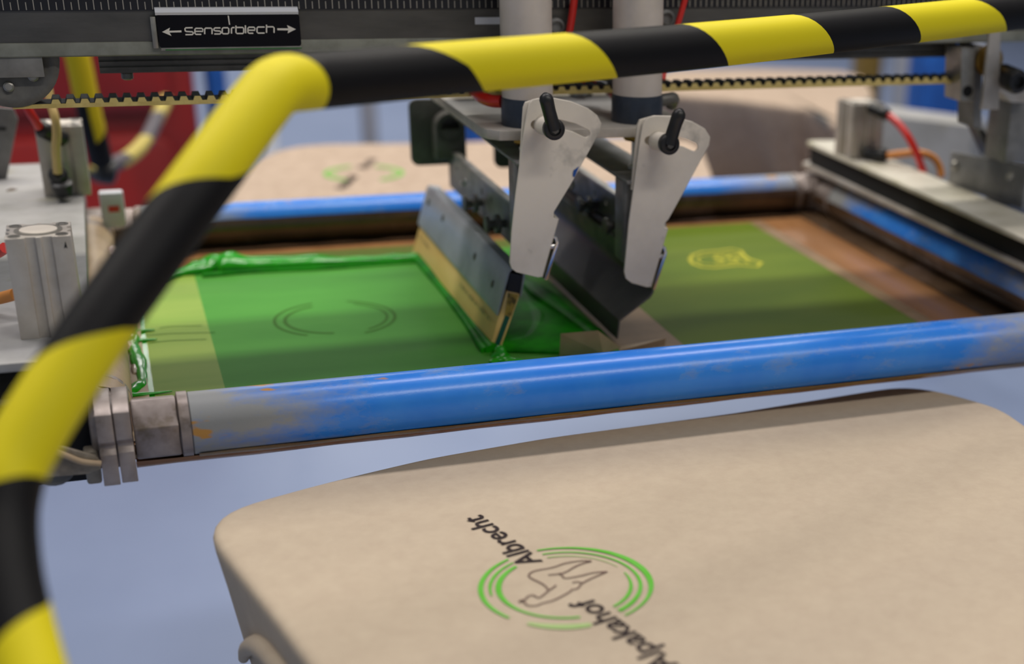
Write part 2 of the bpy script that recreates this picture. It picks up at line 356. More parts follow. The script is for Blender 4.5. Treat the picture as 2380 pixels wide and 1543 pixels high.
film('ink_streak', [(.003, .112), (.017, .106), (.0165, .42), (.006, .36), (.008, .25)], ZM, 'ink', 'bright green ink band at the left edge', .0006)
film('tape_strip', [(-.012, .05), (.0062, .05), (.0062, .50), (-.012, .50)], ZM, 'gunk', 'whitish crust at the left edge of the fabric', .0003)
film('tape_strip', [(.395, .09), (.452, .09), (.452, .525), (.395, .525)], ZM, 'tape_edge', 'beige tape strip between the two stencils', .0003)
film('tape_strip', [(.687, .085), (.703, .085), (.703, .53), (.687, .53)], ZM, 'tape_edge', 'greyish edge of tape', .0006)
# tape sloping up from fabric to the rollers
def slope(axis, at, side, a, b, m, k=7, reach=.040, top=24):
    """curved tape from the fabric up the inner side of a roller; side = direction of the fabric from the roller"""
    pts = [(at + side * (RR + reach), ZM + .0008), (at + side * (RR + .012), ZM + .002)]
    for j in range(k + 1):
        th = math.radians(-78 + j * (78 + top) / k); pts.append((at + side * (RR + .0007) * math.cos(th), (RR + .0007) * math.sin(th)))
    mb = MB(); n = 26
    vs = []
    for i in range(n):
        u = a + (b - a) * i / (n - 1)
        for q, (c, z) in enumerate(pts):
            w = .0016 * math.sin(u * 90 + q) * (1 if 0 < q < 3 else .25) + .001 * math.sin(u * 37 + q * 2) * (1 if q < 3 else .2)
            zz = max(z + w * .6, ZM + .0005); vs.append((u, c, zz) if axis == 'x' else (c, u, zz))
    kk = len(pts); mb.add(vs, [(i * kk + q, i * kk + q + 1, (i + 1) * kk + q + 1, (i + 1) * kk + q) for i in range(n - 1) for q in range(kk - 1)])
    return mb.build('edge_tape', m, FR, label='shiny brown tape running up onto a roller', ang=80)
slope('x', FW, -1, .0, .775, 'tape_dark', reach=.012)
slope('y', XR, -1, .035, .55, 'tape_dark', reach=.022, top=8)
slope('y', XL, 1, .03, .55, 'tape_grey', reach=.010, top=150, k=14)
def under(a, b, m, th0, th1, rr=.0012):
    k = 10; vs = []
    n = 30
    for i in range(n):
        u = a + (b - a) * i / (n - 1)
        for q in range(k + 1):
            th = math.radians(th0 + (th1 - th0) * q / k); r = RR + .0008 + rr * (1.5 - u) * math.sin(math.pi * q / k) ** .7 + .0003 * math.sin(u * 60 + q)
            vs.append((u, r * math.cos(th), r * math.sin(th)))
    k += 1
    return MB().add(vs, [(i * k + q, i * k + q + 1, (i + 1) * k + q + 1, (i + 1) * k + q) for i in range(n - 1) for q in range(k - 1)]).build('edge_tape', m, FR, label='amber tape wrapped under the near roller', ang=80)
M['amber'] = mat('amber_tape', (150, 116, 40), .25, 0, (120, 92, 40), 14, coat=.2)
under(.04, .75, 'amber', -132, -60, .0012)
under(-.001, .77, 'tape', -120, -50, .0036)
# flaps of tape by the near roller
def flap(pts, name='tape_flap'):
    return MB().add(pts, [(0, 1, 2, 3)] if len(pts) == 4 else [tuple(range(len(pts)))]).build(name, 'tape_grey', FR, label='loose piece of beige tape standing up', smooth=False)
a = [P(1303, 775, z=.004), P(1390, 768, z=.004), P(1402, 822, z=-.020), P(1300, 828, z=-.020)]
flap(a); flap([P(1390, 768, z=.004), P(1444, 808, z=-.018), P(1402, 822, z=-.020)])
flap([P(1436, 806, z=-.020), P(1547, 786, z=-.012), P(1546, 803, z=-.020), P(1440, 815, z=-.020)])
# open design lines in the stencils
def on_mesh(pts, x0, y0, s, dz=.0006): return [P(u, v, z=ZM + dz) for u, v in crop(pts, x0, y0, s)]
sh = [(325, 590), (345, 560), (400, 543), (500, 536), (580, 524), (640, 536), (655, 562), (690, 588), (765, 608), (742, 634), (640, 624), (560, 630), (480, 640), (400, 635), (345, 615), (325, 590)]
MB().ribbon(on_mesh(sh, 1480, 380, 2.644), .0045).build('shield_outline', 'stencil_line', FR, label='pale yellow shield outline', smooth=False)
sh2 = [(372, 590), (392, 570), (440, 560), (520, 556), (585, 545), (622, 552), (640, 575), (690, 606)]
MB().ribbon(on_mesh(sh2, 1480, 380, 2.644), .0025).ribbon(on_mesh([(372, 590), (395, 612), (470, 620), (560, 612), (640, 607), (690, 610)], 1480, 380, 2.644), .0022).build('shield_outline', 'stencil_line', FR, smooth=False)
MB().ribbon(on_mesh([(545, 566), (490, 568), (480, 582), (520, 586), (530, 600), (480, 606)], 1480, 380, 2.644), .005).ribbon(on_mesh([(625, 560), (565, 565), (560, 580), (610, 583), (615, 598), (560, 604)], 1480, 380, 2.644), .005).build('shield_emblem', 'stencil_line', FR, label='pale yellow S shaped marks', smooth=False)
RC = Vector((.1768, .284, ZM + .0007))
def arc(c, r, a0, a1, w, mb=None, n=40, taper=False):
    pts = [c + Vector((r * math.cos(math.radians(a0 + (a1 - a0) * i / n)), r * math.sin(math.radians(a0 + (a1 - a0) * i / n)), 0)) for i in range(n + 1)]
    ws = w if not callable(w) else [w(i / n) for i in range(n + 1)]
    return (mb or MB()).ribbon(pts, ws)
arc(RC, .0525, 105, 235, .0028).build('open_ring', 'ring_mark', FR, label='faint dark ring arc in the stencil', smooth=False)
arc(RC, .0525, -70, 70, .0028).build('open_ring', 'ring_mark', FR, smooth=False)
arc(RC, .0435, 110, 260, .0032).build('open_ring', 'ring_mark', FR, smooth=False)
arc(RC, .0455, -60, 60, .0024).build('open_ring', 'ring_mark', FR, smooth=False)

# ------------------------------------------------------------------ ink lying on the screen
INK = thing('green_ink', 'glossy wet green printing ink pushed into ridges along the screen', 'ink', (.2, .3, ZM))
def bead(pts, rs, m='ink', name='ink_ridge', flat=.6):
    p = smoothpath(pts, 8); n = len(p); R_ = []
    for i in range(n):
        u = i / (n - 1) * (len(rs) - 1); k = min(int(u), len(rs) - 2); R_.append(rs[k] + (rs[k + 1] - rs[k]) * (u - k))
    R_ = [r * (1 + .14 * math.sin(i * .45 + 1) + .08 * math.sin(i * .9)) for i, r in enumerate(R_)]
    mb = MB().tube(p, R_, 18); z0 = ZM + .0004
    mb.v = [(x, y, z0 + max(0, (z - z0) * flat + .0004)) for x, y, z in mb.v]
    return mb.build(name, m, INK, ang=80)
def mp_(px, py): return P(px, py, z=ZM + .002)
bead([mp_(345, 655), mp_(400, 637), mp_(455, 628), mp_(500, 618), mp_(560, 618), mp_(680, 615), mp_(800, 608), mp_(900, 603), mp_(968, 598)], [.005, .010, .011, .020, .018, .014, .009, .007, .009], flat=.62)
bead([mp_(470, 640), mp_(600, 630), mp_(760, 622), mp_(966, 607)], [.003, .003, .0025, .003], 'ink_dark')
bead([mp_(312, 730), mp_(300, 760), mp_(298, 790), mp_(312, 815), mp_(325, 850), mp_(330, 885), mp_(312, 905), mp_(292, 918)], [.003, .007, .008, .006, .005, .004, .006, .003])
bead([mp_(300, 790), mp_(330, 789), mp_(365, 787)], [.006, .003, .0006], flat=.5)
bead([mp_(302, 768), mp_(330, 767), mp_(360, 765)], [.006, .003, .0006], flat=.5)
bead([mp_(292, 918), mp_(330, 916), mp_(400, 908)], [.003, .003, .0005])
# pool between blade and flood bar
pool = [(.2885, .150), (.345, .128), (.372, .126), (.392, .145), (.395, .18), (.384, .25), (.372, .33), (.36, .42), (.35, .48), (.296, .482)]
MB().prism(pool, 'z', ZM + .0006, ZM + .0032).build('ink_pool', 'ink_dark', INK, label='deep green pool of ink behind the blade', bevel=.0012)
bead([(.384, .15, ZM + .002), (.382, .2, ZM + .002), (.372, .3, ZM + .002), (.365, .40, ZM + .002)], [.006, .009, .010, .008], 'ink_dark')
bead([(.306, .17, ZM + .002), (.330, .185, ZM + .002), (.352, .24, ZM + .002), (.355, .32, ZM + .002)], [.003, .005, .006, .004], 'ink_dark', flat=.45)
bc = P(1163, 826, z=ZM + .0006)
MB().lathe(bc, (0, 0, 1), [(.0085, 0), (.0072, .0012), (.0052, .0030), (.0048, .0052), (.0040, .0072), (.0022, .0086), (.0006, .0090)], 20).build('ink_blob', 'ink', INK, ang=80)
bead([mp_(1140, 842), mp_(1160, 836), mp_(1185, 838), mp_(1215, 836)], [.002, .005, .005, .002], flat=.6)
bead([mp_(968, 600), mp_(1050, 700), mp_(1130, 815)], [.003, .004, .004], 'ink_dark', flat=.7)
bead([mp_(975, 596), mp_(1060, 702), mp_(1145, 815)], [.004, .005, .005], 'ink_dark', flat=.9)

# ------------------------------------------------------------------ squeegee
SQ = thing('squeegee', 'squeegee with amber blade in a folded grey metal holder resting in green ink', 'squeegee', (.30, .32, -.021))
Y0, Y1 = .1580, .490
MB().prism([(.2866, -.0208), (.2972, -.0200), (.3150, .0262), (.3033, .0300)], 'y', Y0, Y1).build('blade', 'blade', SQ, label='amber polyurethane blade', bevel=.0006)
MB().prism([(.2905, -.0185), (.2955, -.0180), (.3055, .0070), (.3015, .0090)], 'y', Y0 - .0006, Y0).build('blade_core', 'blade_core', SQ, label='dark green core on the cut end of the blade')
MB().prism([(.3010, .0090), (.3060, .0070), (.3135, .0258), (.3045, .0285)], 'y', Y0 - .0005, Y0).build('blade_end', 'blade_end', SQ, label='stained cut end of the blade')
hold = [(.2944, .0095), (.2952, .0120), (.3010, .0310), (.3054, .0462), (.3078, .0488), (.3172, .0470), (.3188, .0440), (.3152, .0240)]
MB().sheet(hold, 'y', Y0 - .001, Y1, .0016).build('holder', 'holder', SQ, label='folded grey sheet metal blade holder', bevel=.0003)
MB().prism([(.3060, .0455), (.3170, .0425), (.3140, .0270), (.3038, .0298)], 'y', Y0 + .0005, Y1 - .001).build('holder_filler', 'black', SQ, label='dark bar clamped inside the holder')
# holes / screws in the holder's sloping face
nv = Vector((-.958, 0, .287)); ref0 = Vector((.2952, 0, .0120)); ref1 = Vector((.3054, 0, .0462))
for y, t in ((.190, .45), (.262, .62), (.40, .70), (.468, .72)):
    c = ref0.lerp(ref1, t) + Vector((0, y, 0)) + nv * .0009
    MB().lathe(c - nv * .0004, nv, [(.0034, 0), (.0034, .0009), (.0018, .0010), (.0016, .0004)], 18).build('screw', 'dark_metal', SQ)
# printed characters along the blade: a row of small dark marks
u = (Vector((.2944, 0, .0095)) - Vector((.2866, 0, -.0208))).normalized(); nb = Vector((-u.z, 0, u.x))
mb = MB(); random.seed(3)
def blade_pt(y, s): return Vector((.2866, 0, -.0208)) + u * s + Vector((0, y, 0)) + nb * .0004
y = .172
while y < .475:
    if .285 < y < .425: y += .004; continue
    w = random.choice((.0010, .0014, .0020)); a0 = .0205
    mb.add([blade_pt(y, a0), blade_pt(y + w, a0), blade_pt(y + w, a0 + .0036), blade_pt(y, a0 + .0036)], [(0, 1, 2, 3)])
    y += w + random.choice((.0018, .0022, .005))
mb.build('blade_print', 'blade_mark', SQ, label='row of worn dark printed characters', smooth=False)['kind'] = 'stuff'

# ------------------------------------------------------------------ flood bar
FB = thing('flood_bar', 'dark grey bent steel flood bar hanging beside the squeegee', 'flood bar', (.41, .32, -.02))
fpath = [(.3990, -.0185), (.4012, -.0021), (.4290, .0168), (.4318, .0210), (.4338, .0520)]
MB().sheet(fpath, 'y', .150, .492, .0018).build('blade_sheet', 'flood', FB, bevel=.0004)
MB().sheet([(.4318, .0300), (.4290, .0300), (.4270, .048)], 'y', .160, .485, .0016).build('stiffener', 'dark_metal', FB)

# ------------------------------------------------------------------ carriers with slotted brackets and clamp levers
YBR = .125
def slot(pts, w, k=6):
    """closed outline of a rounded slot along pts (2-D)"""
    pts = [Vector(p) for p in pts]; L = []; Rr = []
    for i, p in enumerate(pts):
        t = (pts[min(i + 1, len(pts) - 1)] - pts[max(i - 1, 0)]).normalized(); n = Vector((-t.y, t.x)) * w / 2; L.append(p + n); Rr.append(p - n)
    def cap(c, d, s):
        t = math.atan2(d.y, d.x); return [c + Vector((math.cos(t + s * math.pi * (.5 - j / k)), math.sin(t + s * math.pi * (.5 - j / k)))) * w / 2 for j in range(1, k)]
    e = pts[-1] - pts[-2]; b = pts[0] - pts[1]
    return [tuple(q) for q in L + cap(pts[-1], e, 1) + Rr[::-1] + cap(pts[0], b, 1)]
BR1 = [(1231, 240), (1238, 232), (1250, 229), (1288, 228), (1329, 236), (1367, 252), (1388, 268), (1398, 287), (1395, 305), (1326, 430), (1288, 492), (1287, 506), (1298, 510), (1260, 644), (1250, 645), (1200, 633), (1189, 624), (1185, 611), (1190, 536), (1199, 452), (1220, 294), (1226, 260)]
SL1 = [(1243, 290), (1270, 287), (1300, 288), (1335, 297), (1362, 310)]
BR2 = [(1496, 284), (1506, 273), (1522, 269), (1562, 270), (1610, 283), (1638, 299), (1651, 319), (1648, 338), (1595, 436), (1554, 510), (1544, 520), (1545, 529), (1552, 532), (1513, 667), (1504, 668), (1468, 658), (1455, 648), (1451, 632), (1462, 518), (1475, 424), (1490, 312)]
SL2 = [(1507, 327), (1530, 322), (1560, 324), (1592, 332), (1614, 342)]
def carrier(name, label, br, sl, piv, tip, hub0, bar, rear, group):
    T = thing(name, label, 'machine part', tuple(P(*br[0], y=YBR)), group)
    out = xz(br, YBR)
    o = plate_with_holes('slotted_bracket', out, [slot(xz(sl, YBR), .0066)], 'y', YBR, YBR + .0024, 'sheet', T, 'pale tapering metal bracket with a curved slot')
    # folded flange on the right edge
    fl = [i for i, p in enumerate(br) if p[1] > 500 and i < len(br) // 1][1:3]
    top, bot = P(*br[fl[0]], y=YBR), P(*br[fl[1]], y=YBR)
    if br is BR1: top, bot = P(1298, 508, y=YBR), P(1260, 643, y=YBR)
    else: top, bot = P(1552, 531, y=YBR), P(1513, 666, y=YBR)
    MB().tube([top + Vector((-.0012, .0022, 0)), bot + Vector((-.0012, .0022, 0))], .0023, 12).build('folded_edge', 'sheet', T)
    MB().add([top, bot, bot + Vector((.002, .028, 0)), top + Vector((.002, .028, 0)), top + Vector((-.0018, .002, 0)), bot + Vector((-.0018, .002, 0)), bot + Vector((.0002, .028, 0)), top + Vector((.0002, .028, 0))],
             [(0, 1, 2, 3), (4, 7, 6, 5), (0, 4, 5, 1), (1, 5, 6, 2), (2, 6, 7, 3), (3, 7, 4, 0)]).build('flange', 'sheet', T)
    # clip plate on the flange
    c0 = top.lerp(bot, .40) + Vector((.0050, .003, 0)); c1 = bot + Vector((.0040, .003, -.004)); cm = top.lerp(bot, .34) + Vector((.0010, .003, .001))
    q0, q1, qm = [(v.x, v.z) for v in (c0, c1, cm)]
    MB().sheet([qm, ((qm[0] + q0[0]) / 2 + .0012, q0[1] + .0022), (q0[0] + .0006, q0[1] - .002), q1], 'y', c0.y, c0.y + .016, .0024).build('spring_clip', 'chrome', T, bevel=.0004, label='shiny bent steel clip')
    MB().cyl(c0 + Vector((-.006, .004, -.006)), c0 + Vector((.0015, .004, -.005)), .0026, 14).build('clip_pin', 'chrome', T)
    # second plate behind, showing at the left
    back = [(1214, 248), (1219, 236), (1236, 231), (1250, 250), (1226, 420), (1203, 420)] if br is BR1 else [(1478, 290), (1484, 277), (1505, 271), (1514, 292), (1488, 440), (1464, 440)]
    MB().prism(xz(back, YBR + .008), 'y', YBR + .0045, YBR + .0075).build('backing_plate', 'sheet', T, bevel=.0006)
    # spacer + lever
    h0 = P(*hub0, y=YBR - .001); h1 = P(*piv, y=YBR - .021)
    MB().lathe(h0 + Vector((0, .003, 0)), (h1 - h0), [(.0072, 0), (.0076, .001), (.0076, (h1 - h0).length - .004), (.006, (h1 - h0).length - .002)], 26).build('spacer', 'sheet', T, label='round dusty spacer')
    d = P(*tip, y=YBR - .025) - P(*piv, y=YBR - .025); hub = P(*piv, y=YBR - .026)
    lv = MB().lathe(hub + Vector((0, .0075, 0)), (0, -1, 0), [(.0058, 0), (.0084, .002), (.0084, .0075), (.0076, .0088), (.0048, .0088), (.0044, .0075)], 26)
    n = 12; pp = []; rr = []
    for i in range(n + 1):
        s = i / n; pp.append(hub + Vector((0, .001 - .006 * s * s, 0)) + d * (s * 1.0)); rr.append(.0056 - .0006 * s if s < .55 else .0053 + .0010 * (s - .55))
    rr[-1] = .0022; rr[-2] = .0048
    lv.tube(pp, rr, 16); L = lv.build('clamp_lever', 'black', T, ang=60, label='black plastic clamping lever')
    MB().cyl(hub + Vector((0, -.0012, 0)), hub + Vector((0, -.0022, 0)), .0030, 6).build('hex_socket', 'dark_metal', L)
    # cross bar along the press and top flange
    (bx, bz0, bz1) = bar
    plate_with_holes('cross_bar', [(.150, bz0), (.478, bz0), (.478, bz1), (.150, bz1)], [hexpoly((yy, (bz0 + bz1) / 2 + .006), .0035, 30) for yy in (.30, .335, .44)], 'x', bx, bx + .0025, 'grey_metal' if br is BR1 else 'dark_metal', T, 'dark steel cross bar with square holes')
    MB().box((bx - .0005, .150, bz1 - .0012), (bx + .006, .478, bz1 + .0008)).build('cross_bar_lip', 'alu', T)
    hp = P(1199, 420, y=.142) if br is BR1 else P(1450, 450, y=.142); fz = .1400 if br is BR1 else .1210
    MB().box((hp.x - .001, .131, fz), (hp.x + .040, .46, fz + .0025)).build('top_flange', 'grey_metal', T, bevel=.0006)
    MB().sheet([(hp.x + .010, .1395), (hp.x + .001, .1395), (hp.x, .1415), (hp.x + .001, .165)], 'z', .052, fz, .0022).build('hanger', 'grey_metal', T, bevel=.0004)
    # adjusting screws on the bar
    for yy in (.245, .33):
        b0 = Vector((bx, yy, bz0 + .016))
        MB().lathe(b0, (-1, 0, 0), [(.0035, 0), (.0035, .006), (.0085, .006), (.0085, .010), (.0035, .010), (.0035, .016), (.0075, .016), (.0075, .019)], 18).build('adjusting_screw', 'dark_metal', T)
    for yy in (.215, .41): MB().lathe((bx, yy, bz0 + .018), (-1, 0, 0), [(.0035, 0), (.0032, .002), (.0015, .003)], 14).build('bolt', 'chrome', T)
    # rear bracket
    rp = rrect(rear[0], rear[1], rear[2], rear[3], .008)
    MB().prism(rp, 'y', .478, .482).build('rear_bracket', 'dark_metal', T, bevel=.0008, label='dark rear end bracket')
    cx = (rear[0] + rear[2]) / 2 + .009; cz = rear[1] + .040
    MB().lathe((cx, .478, cz), (0, -1, 0), [(.015, 0), (.0150, .020), (.0100, .020), (.0095, .004)], 28).build('clamp_bush', 'dark_metal', T)
    MB().box((cx - .0155, .458, cz - .032), (cx + .0155, .478, cz)).build('clamp_block', 'dark_metal', T, bevel=.002)
    return T
carrier('squeegee_carrier', 'metal carrier gripping the amber squeegee, its black lever leaning left', BR1, SL1, (1289, 301), (1263, 216), (1262, 291), (.3262, .050, .0878), (.2885, .072, .3445, .1385), None)
carrier('flood_bar_carrier', 'metal carrier gripping the dark flood bar, its black lever leaning right', BR2, SL2, (1557, 336), (1578, 252), (1527, 328), (.4370, .042, .0800), (.3740, .066, .4300, .1195), None)

# ------------------------------------------------------------------ print carriage
CA = thing('print_carriage', 'pale aluminium carriage plate carrying two upright air cylinders', 'machine part', (.37, .25, .157))
pl = xy([(1040, 214), (1122, 288), (1148, 302), (1290, 303), (1480, 297), (1552, 268)], .165)
pl = [(.288, .44), (.2885, .170), (.291, .160), (.299, .1515), (.310, .150), (.448, .143), (.462, .150), (.466, .164), (.466, .44)]
MB().prism(pl, 'z', .157, .165).build('carriage_plate', 'alu_light', CA, bevel=.0007)
for cx, cy, fz in ((.3292, .1755, .1428), (.4242, .1755, .1238)):
    c = MB().lathe((cx, cy, .1870), (0, 0, 1), [(.0208, 0), (.0208, .25)], 40).build('air_cylinder', 'tube_alu', CA)
    MB().lathe((cx, cy, .165), (0, 0, 1), [(.0214, 0), (.0216, .001), (.0216, .020), (.0210, .0225)], 40).build('end_cap', 'collar', c, label='dark blue-grey end cap')
    MB().lathe((cx, cy, .1485), (0, 0, 1), [(.010, 0), (.012, .002), (.012, .0085)], 6).build('rod_nut', 'brass', c)
    MB().lathe((cx, cy, fz), (0, 0, 1), [(.0045, 0), (.0045, .157 - fz)], 16).build('piston_rod', 'chrome', c)
    MB().lathe((cx, cy - .001, fz), (0, 0, 1), [(.008, 0), (.008, .004), (.0045, .005)], 6).build('rod_lock_nut', 'chrome', c)
p = P(1350, 222, z=.165)
MB().lathe(p, (0, 0, 1), [(.011, 0), (.011, .001), (.0075, .001), (.0075, .006), (.0068, .007)], 24).build('bolt', 'chrome', CA)
MB().lathe((.346, .214, .165), (0, 0, 1), [(.013, 0), (.013, .06)], 24).build('guide_sleeve', 'alu_light', CA)
q = Vector((.4435, .185, .1795))
MB().lathe(q, (1, .1, 0), [(.006, 0), (.006, .004), (.0045, .005)], 6).build('hose_fitting', 'brass', CA)
MB().tube(smoothpath([q + Vector((.004, 0, 0)), q + Vector((.014, .001, .001)), q + Vector((.019, .006, .0)), q + Vector((.020, .014, -.006))], 5), .0055, 14).build('hose_fitting', 'dark_metal', CA, label='grimy elbow hose fitting')
MB().box((.30, .33, .165), (.46, .40, .180)).build('belt_clamp', 'dark_metal', CA, bevel=.001)

def hose(pts, r, m, label, group=None, name='air_hose'):
    o = MB().tube(smoothpath(pts, 8), r, 12).build(name, m); return tag(o, label, 'hose', group)
hose([P(1168, 236, y=.185), P(1140, 234, y=.195), P(1115, 222, y=.21), P(1102, 206, y=.225), P(1098, 180, y=.24)], .0052, 'redhose', 'thick red hose curling behind the left air cylinder')
hose([P(1335, -8, y=.205), P(1329, 40, y=.2055), P(1318, 100, y=.206), P(1303, 150, y=.206), P(1288, 190, y=.205)], .0032, 'redhose', 'thin red hose hanging between the two air cylinders')
hose([P(1594, -8, y=.203), P(1580, 40, y=.202), P(1562, 100, y=.20), P(1545, 155, y=.196), P(1540, 185, y=.192)], .0026, 'redhose', 'thin red hose hanging beside the right air cylinder')
hose([P(1340, 190, y=.29), P(1385, 196, y=.275), P(1412, 206, y=.255), P(1430, 222, y=.235)], .0045, 'redhose', 'short dark red hose running between the cylinder feet')
hose([(.352, .250, .172), (.358, .235, .1705), (.352, .222, .170), (.366, .205, .169)], .0045, 'greyhose', 'dusty grey hose lying on the carriage plate')

# ------------------------------------------------------------------ beam with ruler, rail, belt
YB = .215
zr = P(0, 26, y=YB).z; zl0 = P(0, 105, y=YB).z; zl1 = P(0, 135, y=YB).z
XA, XE = -.34, 1.15
BE = thing('press_beam', 'long grey aluminium beam with a black ruler strip along its top', 'beam', (.4, .28, zl1))
MB().prism([(YB, zl0), (YB, .40), (.345, .40), (.345, zl0), (.341, zl0), (.341, .396), (YB + .004, .396), (YB + .004, zl0)], 'x', XA, XE).build('beam_body', 'beam', BE, bevel=.0006)
MB().prism([(YB - .0012, zl0 + .0010), (YB + .002, zl0 + .0020), (YB + .005, zl0 + .001), (YB + .005, zl1), (YB, zl1), (YB - .0012, zl1 + .001)], 'x', XA, XE).build('beam_lip', 'lip', BE, bevel=.0004)
MB().box((XA, YB - .0011, zr), (XE, YB, zr + .034)).build('ruler', 'ruler', BE, label='black ruler strip with white marks')
mb = MB(); x0 = P(42, 10, y=YB).x; i = -30
while x0 + i * .0051 < XE - .01:
    x = x0 + i * .0051; i += 1
    if x < XA + .01: continue
    h = .0125 if i % 2 else .0055
    if i % 2: h = .030
    mb.add([(x - .00035, YB - .0013, zr + .0008), (x + .00035, YB - .0013, zr + .0008), (x + .00035, YB - .0013, zr + .0008 + h), (x - .00035, YB - .0013, zr + .0008 + h)], [(0, 1, 2, 3)])
mk = mb.build('ruler_marks', 'tick', BE, smooth=False, label='pale scale marks'); mk['kind'] = 'stuff'
YR = YB + .034
zrail = P(228, 171, y=YR).z
RX0, RX1 = P(232, 165, y=YR).x, .775
mb = MB().box((RX0, YR, zrail), (RX1, .31, .345))
for k in range(2):
    z = zrail + .0025 + k * .0045; mb.box((RX0, YR - .0025, z), (RX1, YR, z + .0022))
mb.build('guide_rail', 'dark_metal', BE, label='dark grooved guide rail under the beam')
for px in (295,): MB().lathe(P(px, 170, y=YR + .01), (0, 0, -1), [(.0045, 0), (.0045, .004), (.003, .005)], 14).build('bolt', 'grey_metal', BE)
# a strip of scuffed clear tape and other marks on the beam
MB().box((.297, YB - .0006, .2400), (.330, YB, .2455)).build('scuffed_tape', 'white', BE, label='torn bit of clear tape')
for px, py in ((1292, 62), (1548, 42)):
    MB().lathe(P(px, py, y=YB - .002) + Vector((0, .002, 0)), (0, -1, 0), [(.007, 0), (.0072, .004), (.005, .006), (.004, .003)], 22).build('bolt', 'grey_metal', BE)

# sensor plates
def sensor_plate():
    y = YB - .0045
    def q(a, b): return P(340 + a / 6.263, b / 6.263, y=y - .0008)
    T = thing('sensor_plate', 'black lettered metal plate hooked on the beam, standing clear of the air cylinders', 'sign', tuple(q(1200, 720)))
    c = [q(145, 235), q(2240, 205), q(2262, 690), q(200, 740)]
    zt = (c[0].z + c[1].z) / 2; zb = (c[2].z + c[3].z) / 2; xa = c[3].x + .0; xb = c[2].x
    MB().prism(rrect(xa, zb + .0014, xb, zt + .0008, .0025), 'y', y - .0006, y + .0006).build('plate', 'sign_black', T, label='black plate face')
    top = q(1200, 125)
    MB().sheet([(y - .0002, zt + .0004), (y - .0012, zt + .0022), (y + .0012, top.z), (y + .0045, top.z + .0006)], 'x', xa - .0005, xb - .0005, .0008).build('folded_top', 'bright_edge', T, label='bright folded top edge')
    MB().box((xa + .001, y - .0008, zb - .0004), (xb, y + .001, zb + .0016)).build('bottom_edge', 'alu', T)
    M['greenline'] = M.get('greenline') or mat('green_line', (38, 110, 44), .4)
    MB().box((xa + .004, y - .0012, zb - .0003), (xb, y - .0008, zb + .0005)).build('green_line', 'greenline', T)
    MB().box((xa - .0045, y + .0005, zb + .001), (xa - .0005, YB, zt - .001)).build('side_hook', 'alu', T, bevel=.0005)
    yt = y - .0009
    def s(pts): return [Vector((v.x, yt, v.z)) for v in (q(a, b) for a, b in pts)]
    N = (0, -1, 0); mb = MB(); w = .00100
    def letter(ch, x0, x1, bl):
        h = 88; t = bl - h; m = (t + bl) / 2; r = 14
        def oo(a, b, c, d): return [(a + r, b), (c - r, b), (c, b + r), (c, d - r), (c - r, d), (a + r, d), (a, d - r), (a, b + r), (a + r, b)]
        S = {'S': [[(x1 - 10, t - 12), (x0 + r, t - 10), (x0, t + 4), (x0 + 6, m - 8), (x0 + r + 4, m - 2), (x1 - r, m + 4), (x1, m + 18), (x1 - 4, bl - r), (x1 - r, bl), (x0 + 8, bl + 2)]],
             's': [[(x1 - 6, t), (x0 + r, t), (x0, t + r), (x0, m - 12), (x0 + r, m - 2), (x1 - r, m + 2), (x1, m + 14), (x1, bl - r), (x1 - r, bl), (x0 + 4, bl)]],
             'e': [[(x0 + 3, m), (x1, m), (x1, t + r), (x1 - r, t), (x0 + r, t), (x0, t + r), (x0, bl - r), (x0 + r, bl), (x1 - 22, bl)]],
             'n': [[(x0, bl), (x0, t + r), (x0 + r, t), (x1 - r, t), (x1, t + r), (x1, bl)]],
             'o': [oo(x0, t, x1, bl)], 'r': [[(x0, bl), (x0, t + r), (x0 + r, t), (x1, t)]],
             'b': [[(x0, t - 28), (x0, bl - r), (x0 + r, bl), (x1 - r, bl), (x1, bl - r), (x1, t + r), (x1 - r, t), (x0, t)]],
             'l': [[(x0, t - 28), (x0 + 4, bl)]], 'c': [[(x1, t), (x0 + r, t), (x0, t + r), (x0, bl - r), (x0 + r, bl), (x1, bl)]],
             'h': [[(x0, t - 30), (x0, bl)], [(x0, t), (x1 - r, t), (x1, t + r), (x1, bl)]]}[ch]
        for st in S: mb.ribbon(s(st), w, N)
    for ch, a, b in (('S', 562, 685), ('e', 708, 822), ('n', 850, 957), ('s', 985, 1085), ('o', 1105, 1200), ('r', 1240, 1285), ('b', 1305, 1418), ('l', 1442, 1450), ('e', 1480, 1580), ('c', 1612, 1722), ('h', 1750, 1860)):
        letter(ch, a, b, 503 - (a - 560) * .021)
    mb.build('lettering', 'sign_white', T, label='white word Sensorblech in wide techno letters', smooth=False)
    for pts in ([(230, 465), (345, 402), (332, 448), (510, 442), (514, 470), (338, 474), (368, 524)], [(2178, 425), (2048, 365), (2068, 412), (1905, 412), (1908, 440), (2066, 442), (2058, 484)]):
        mb = MB(); v = s(pts); mb.add(v, [tuple(range(len(v)))]); mb.build('arrow', 'sign_white', T, smooth=False)
    MB().ribbon(s([(1193, 228), (1212, 360)]), .0009, N).build('centre_mark', 'sign_white', T, smooth=False)
    return T
S1 = sensor_plate()
S2 = copy_tree(S1); dx = P(1408, 40, y=YB - .005).x - P(531, 40, y=YB - .005).x; S2.location.x += dx
S2['label'] = 'black lettered metal plate on the beam, partly hidden behind the air cylinders'

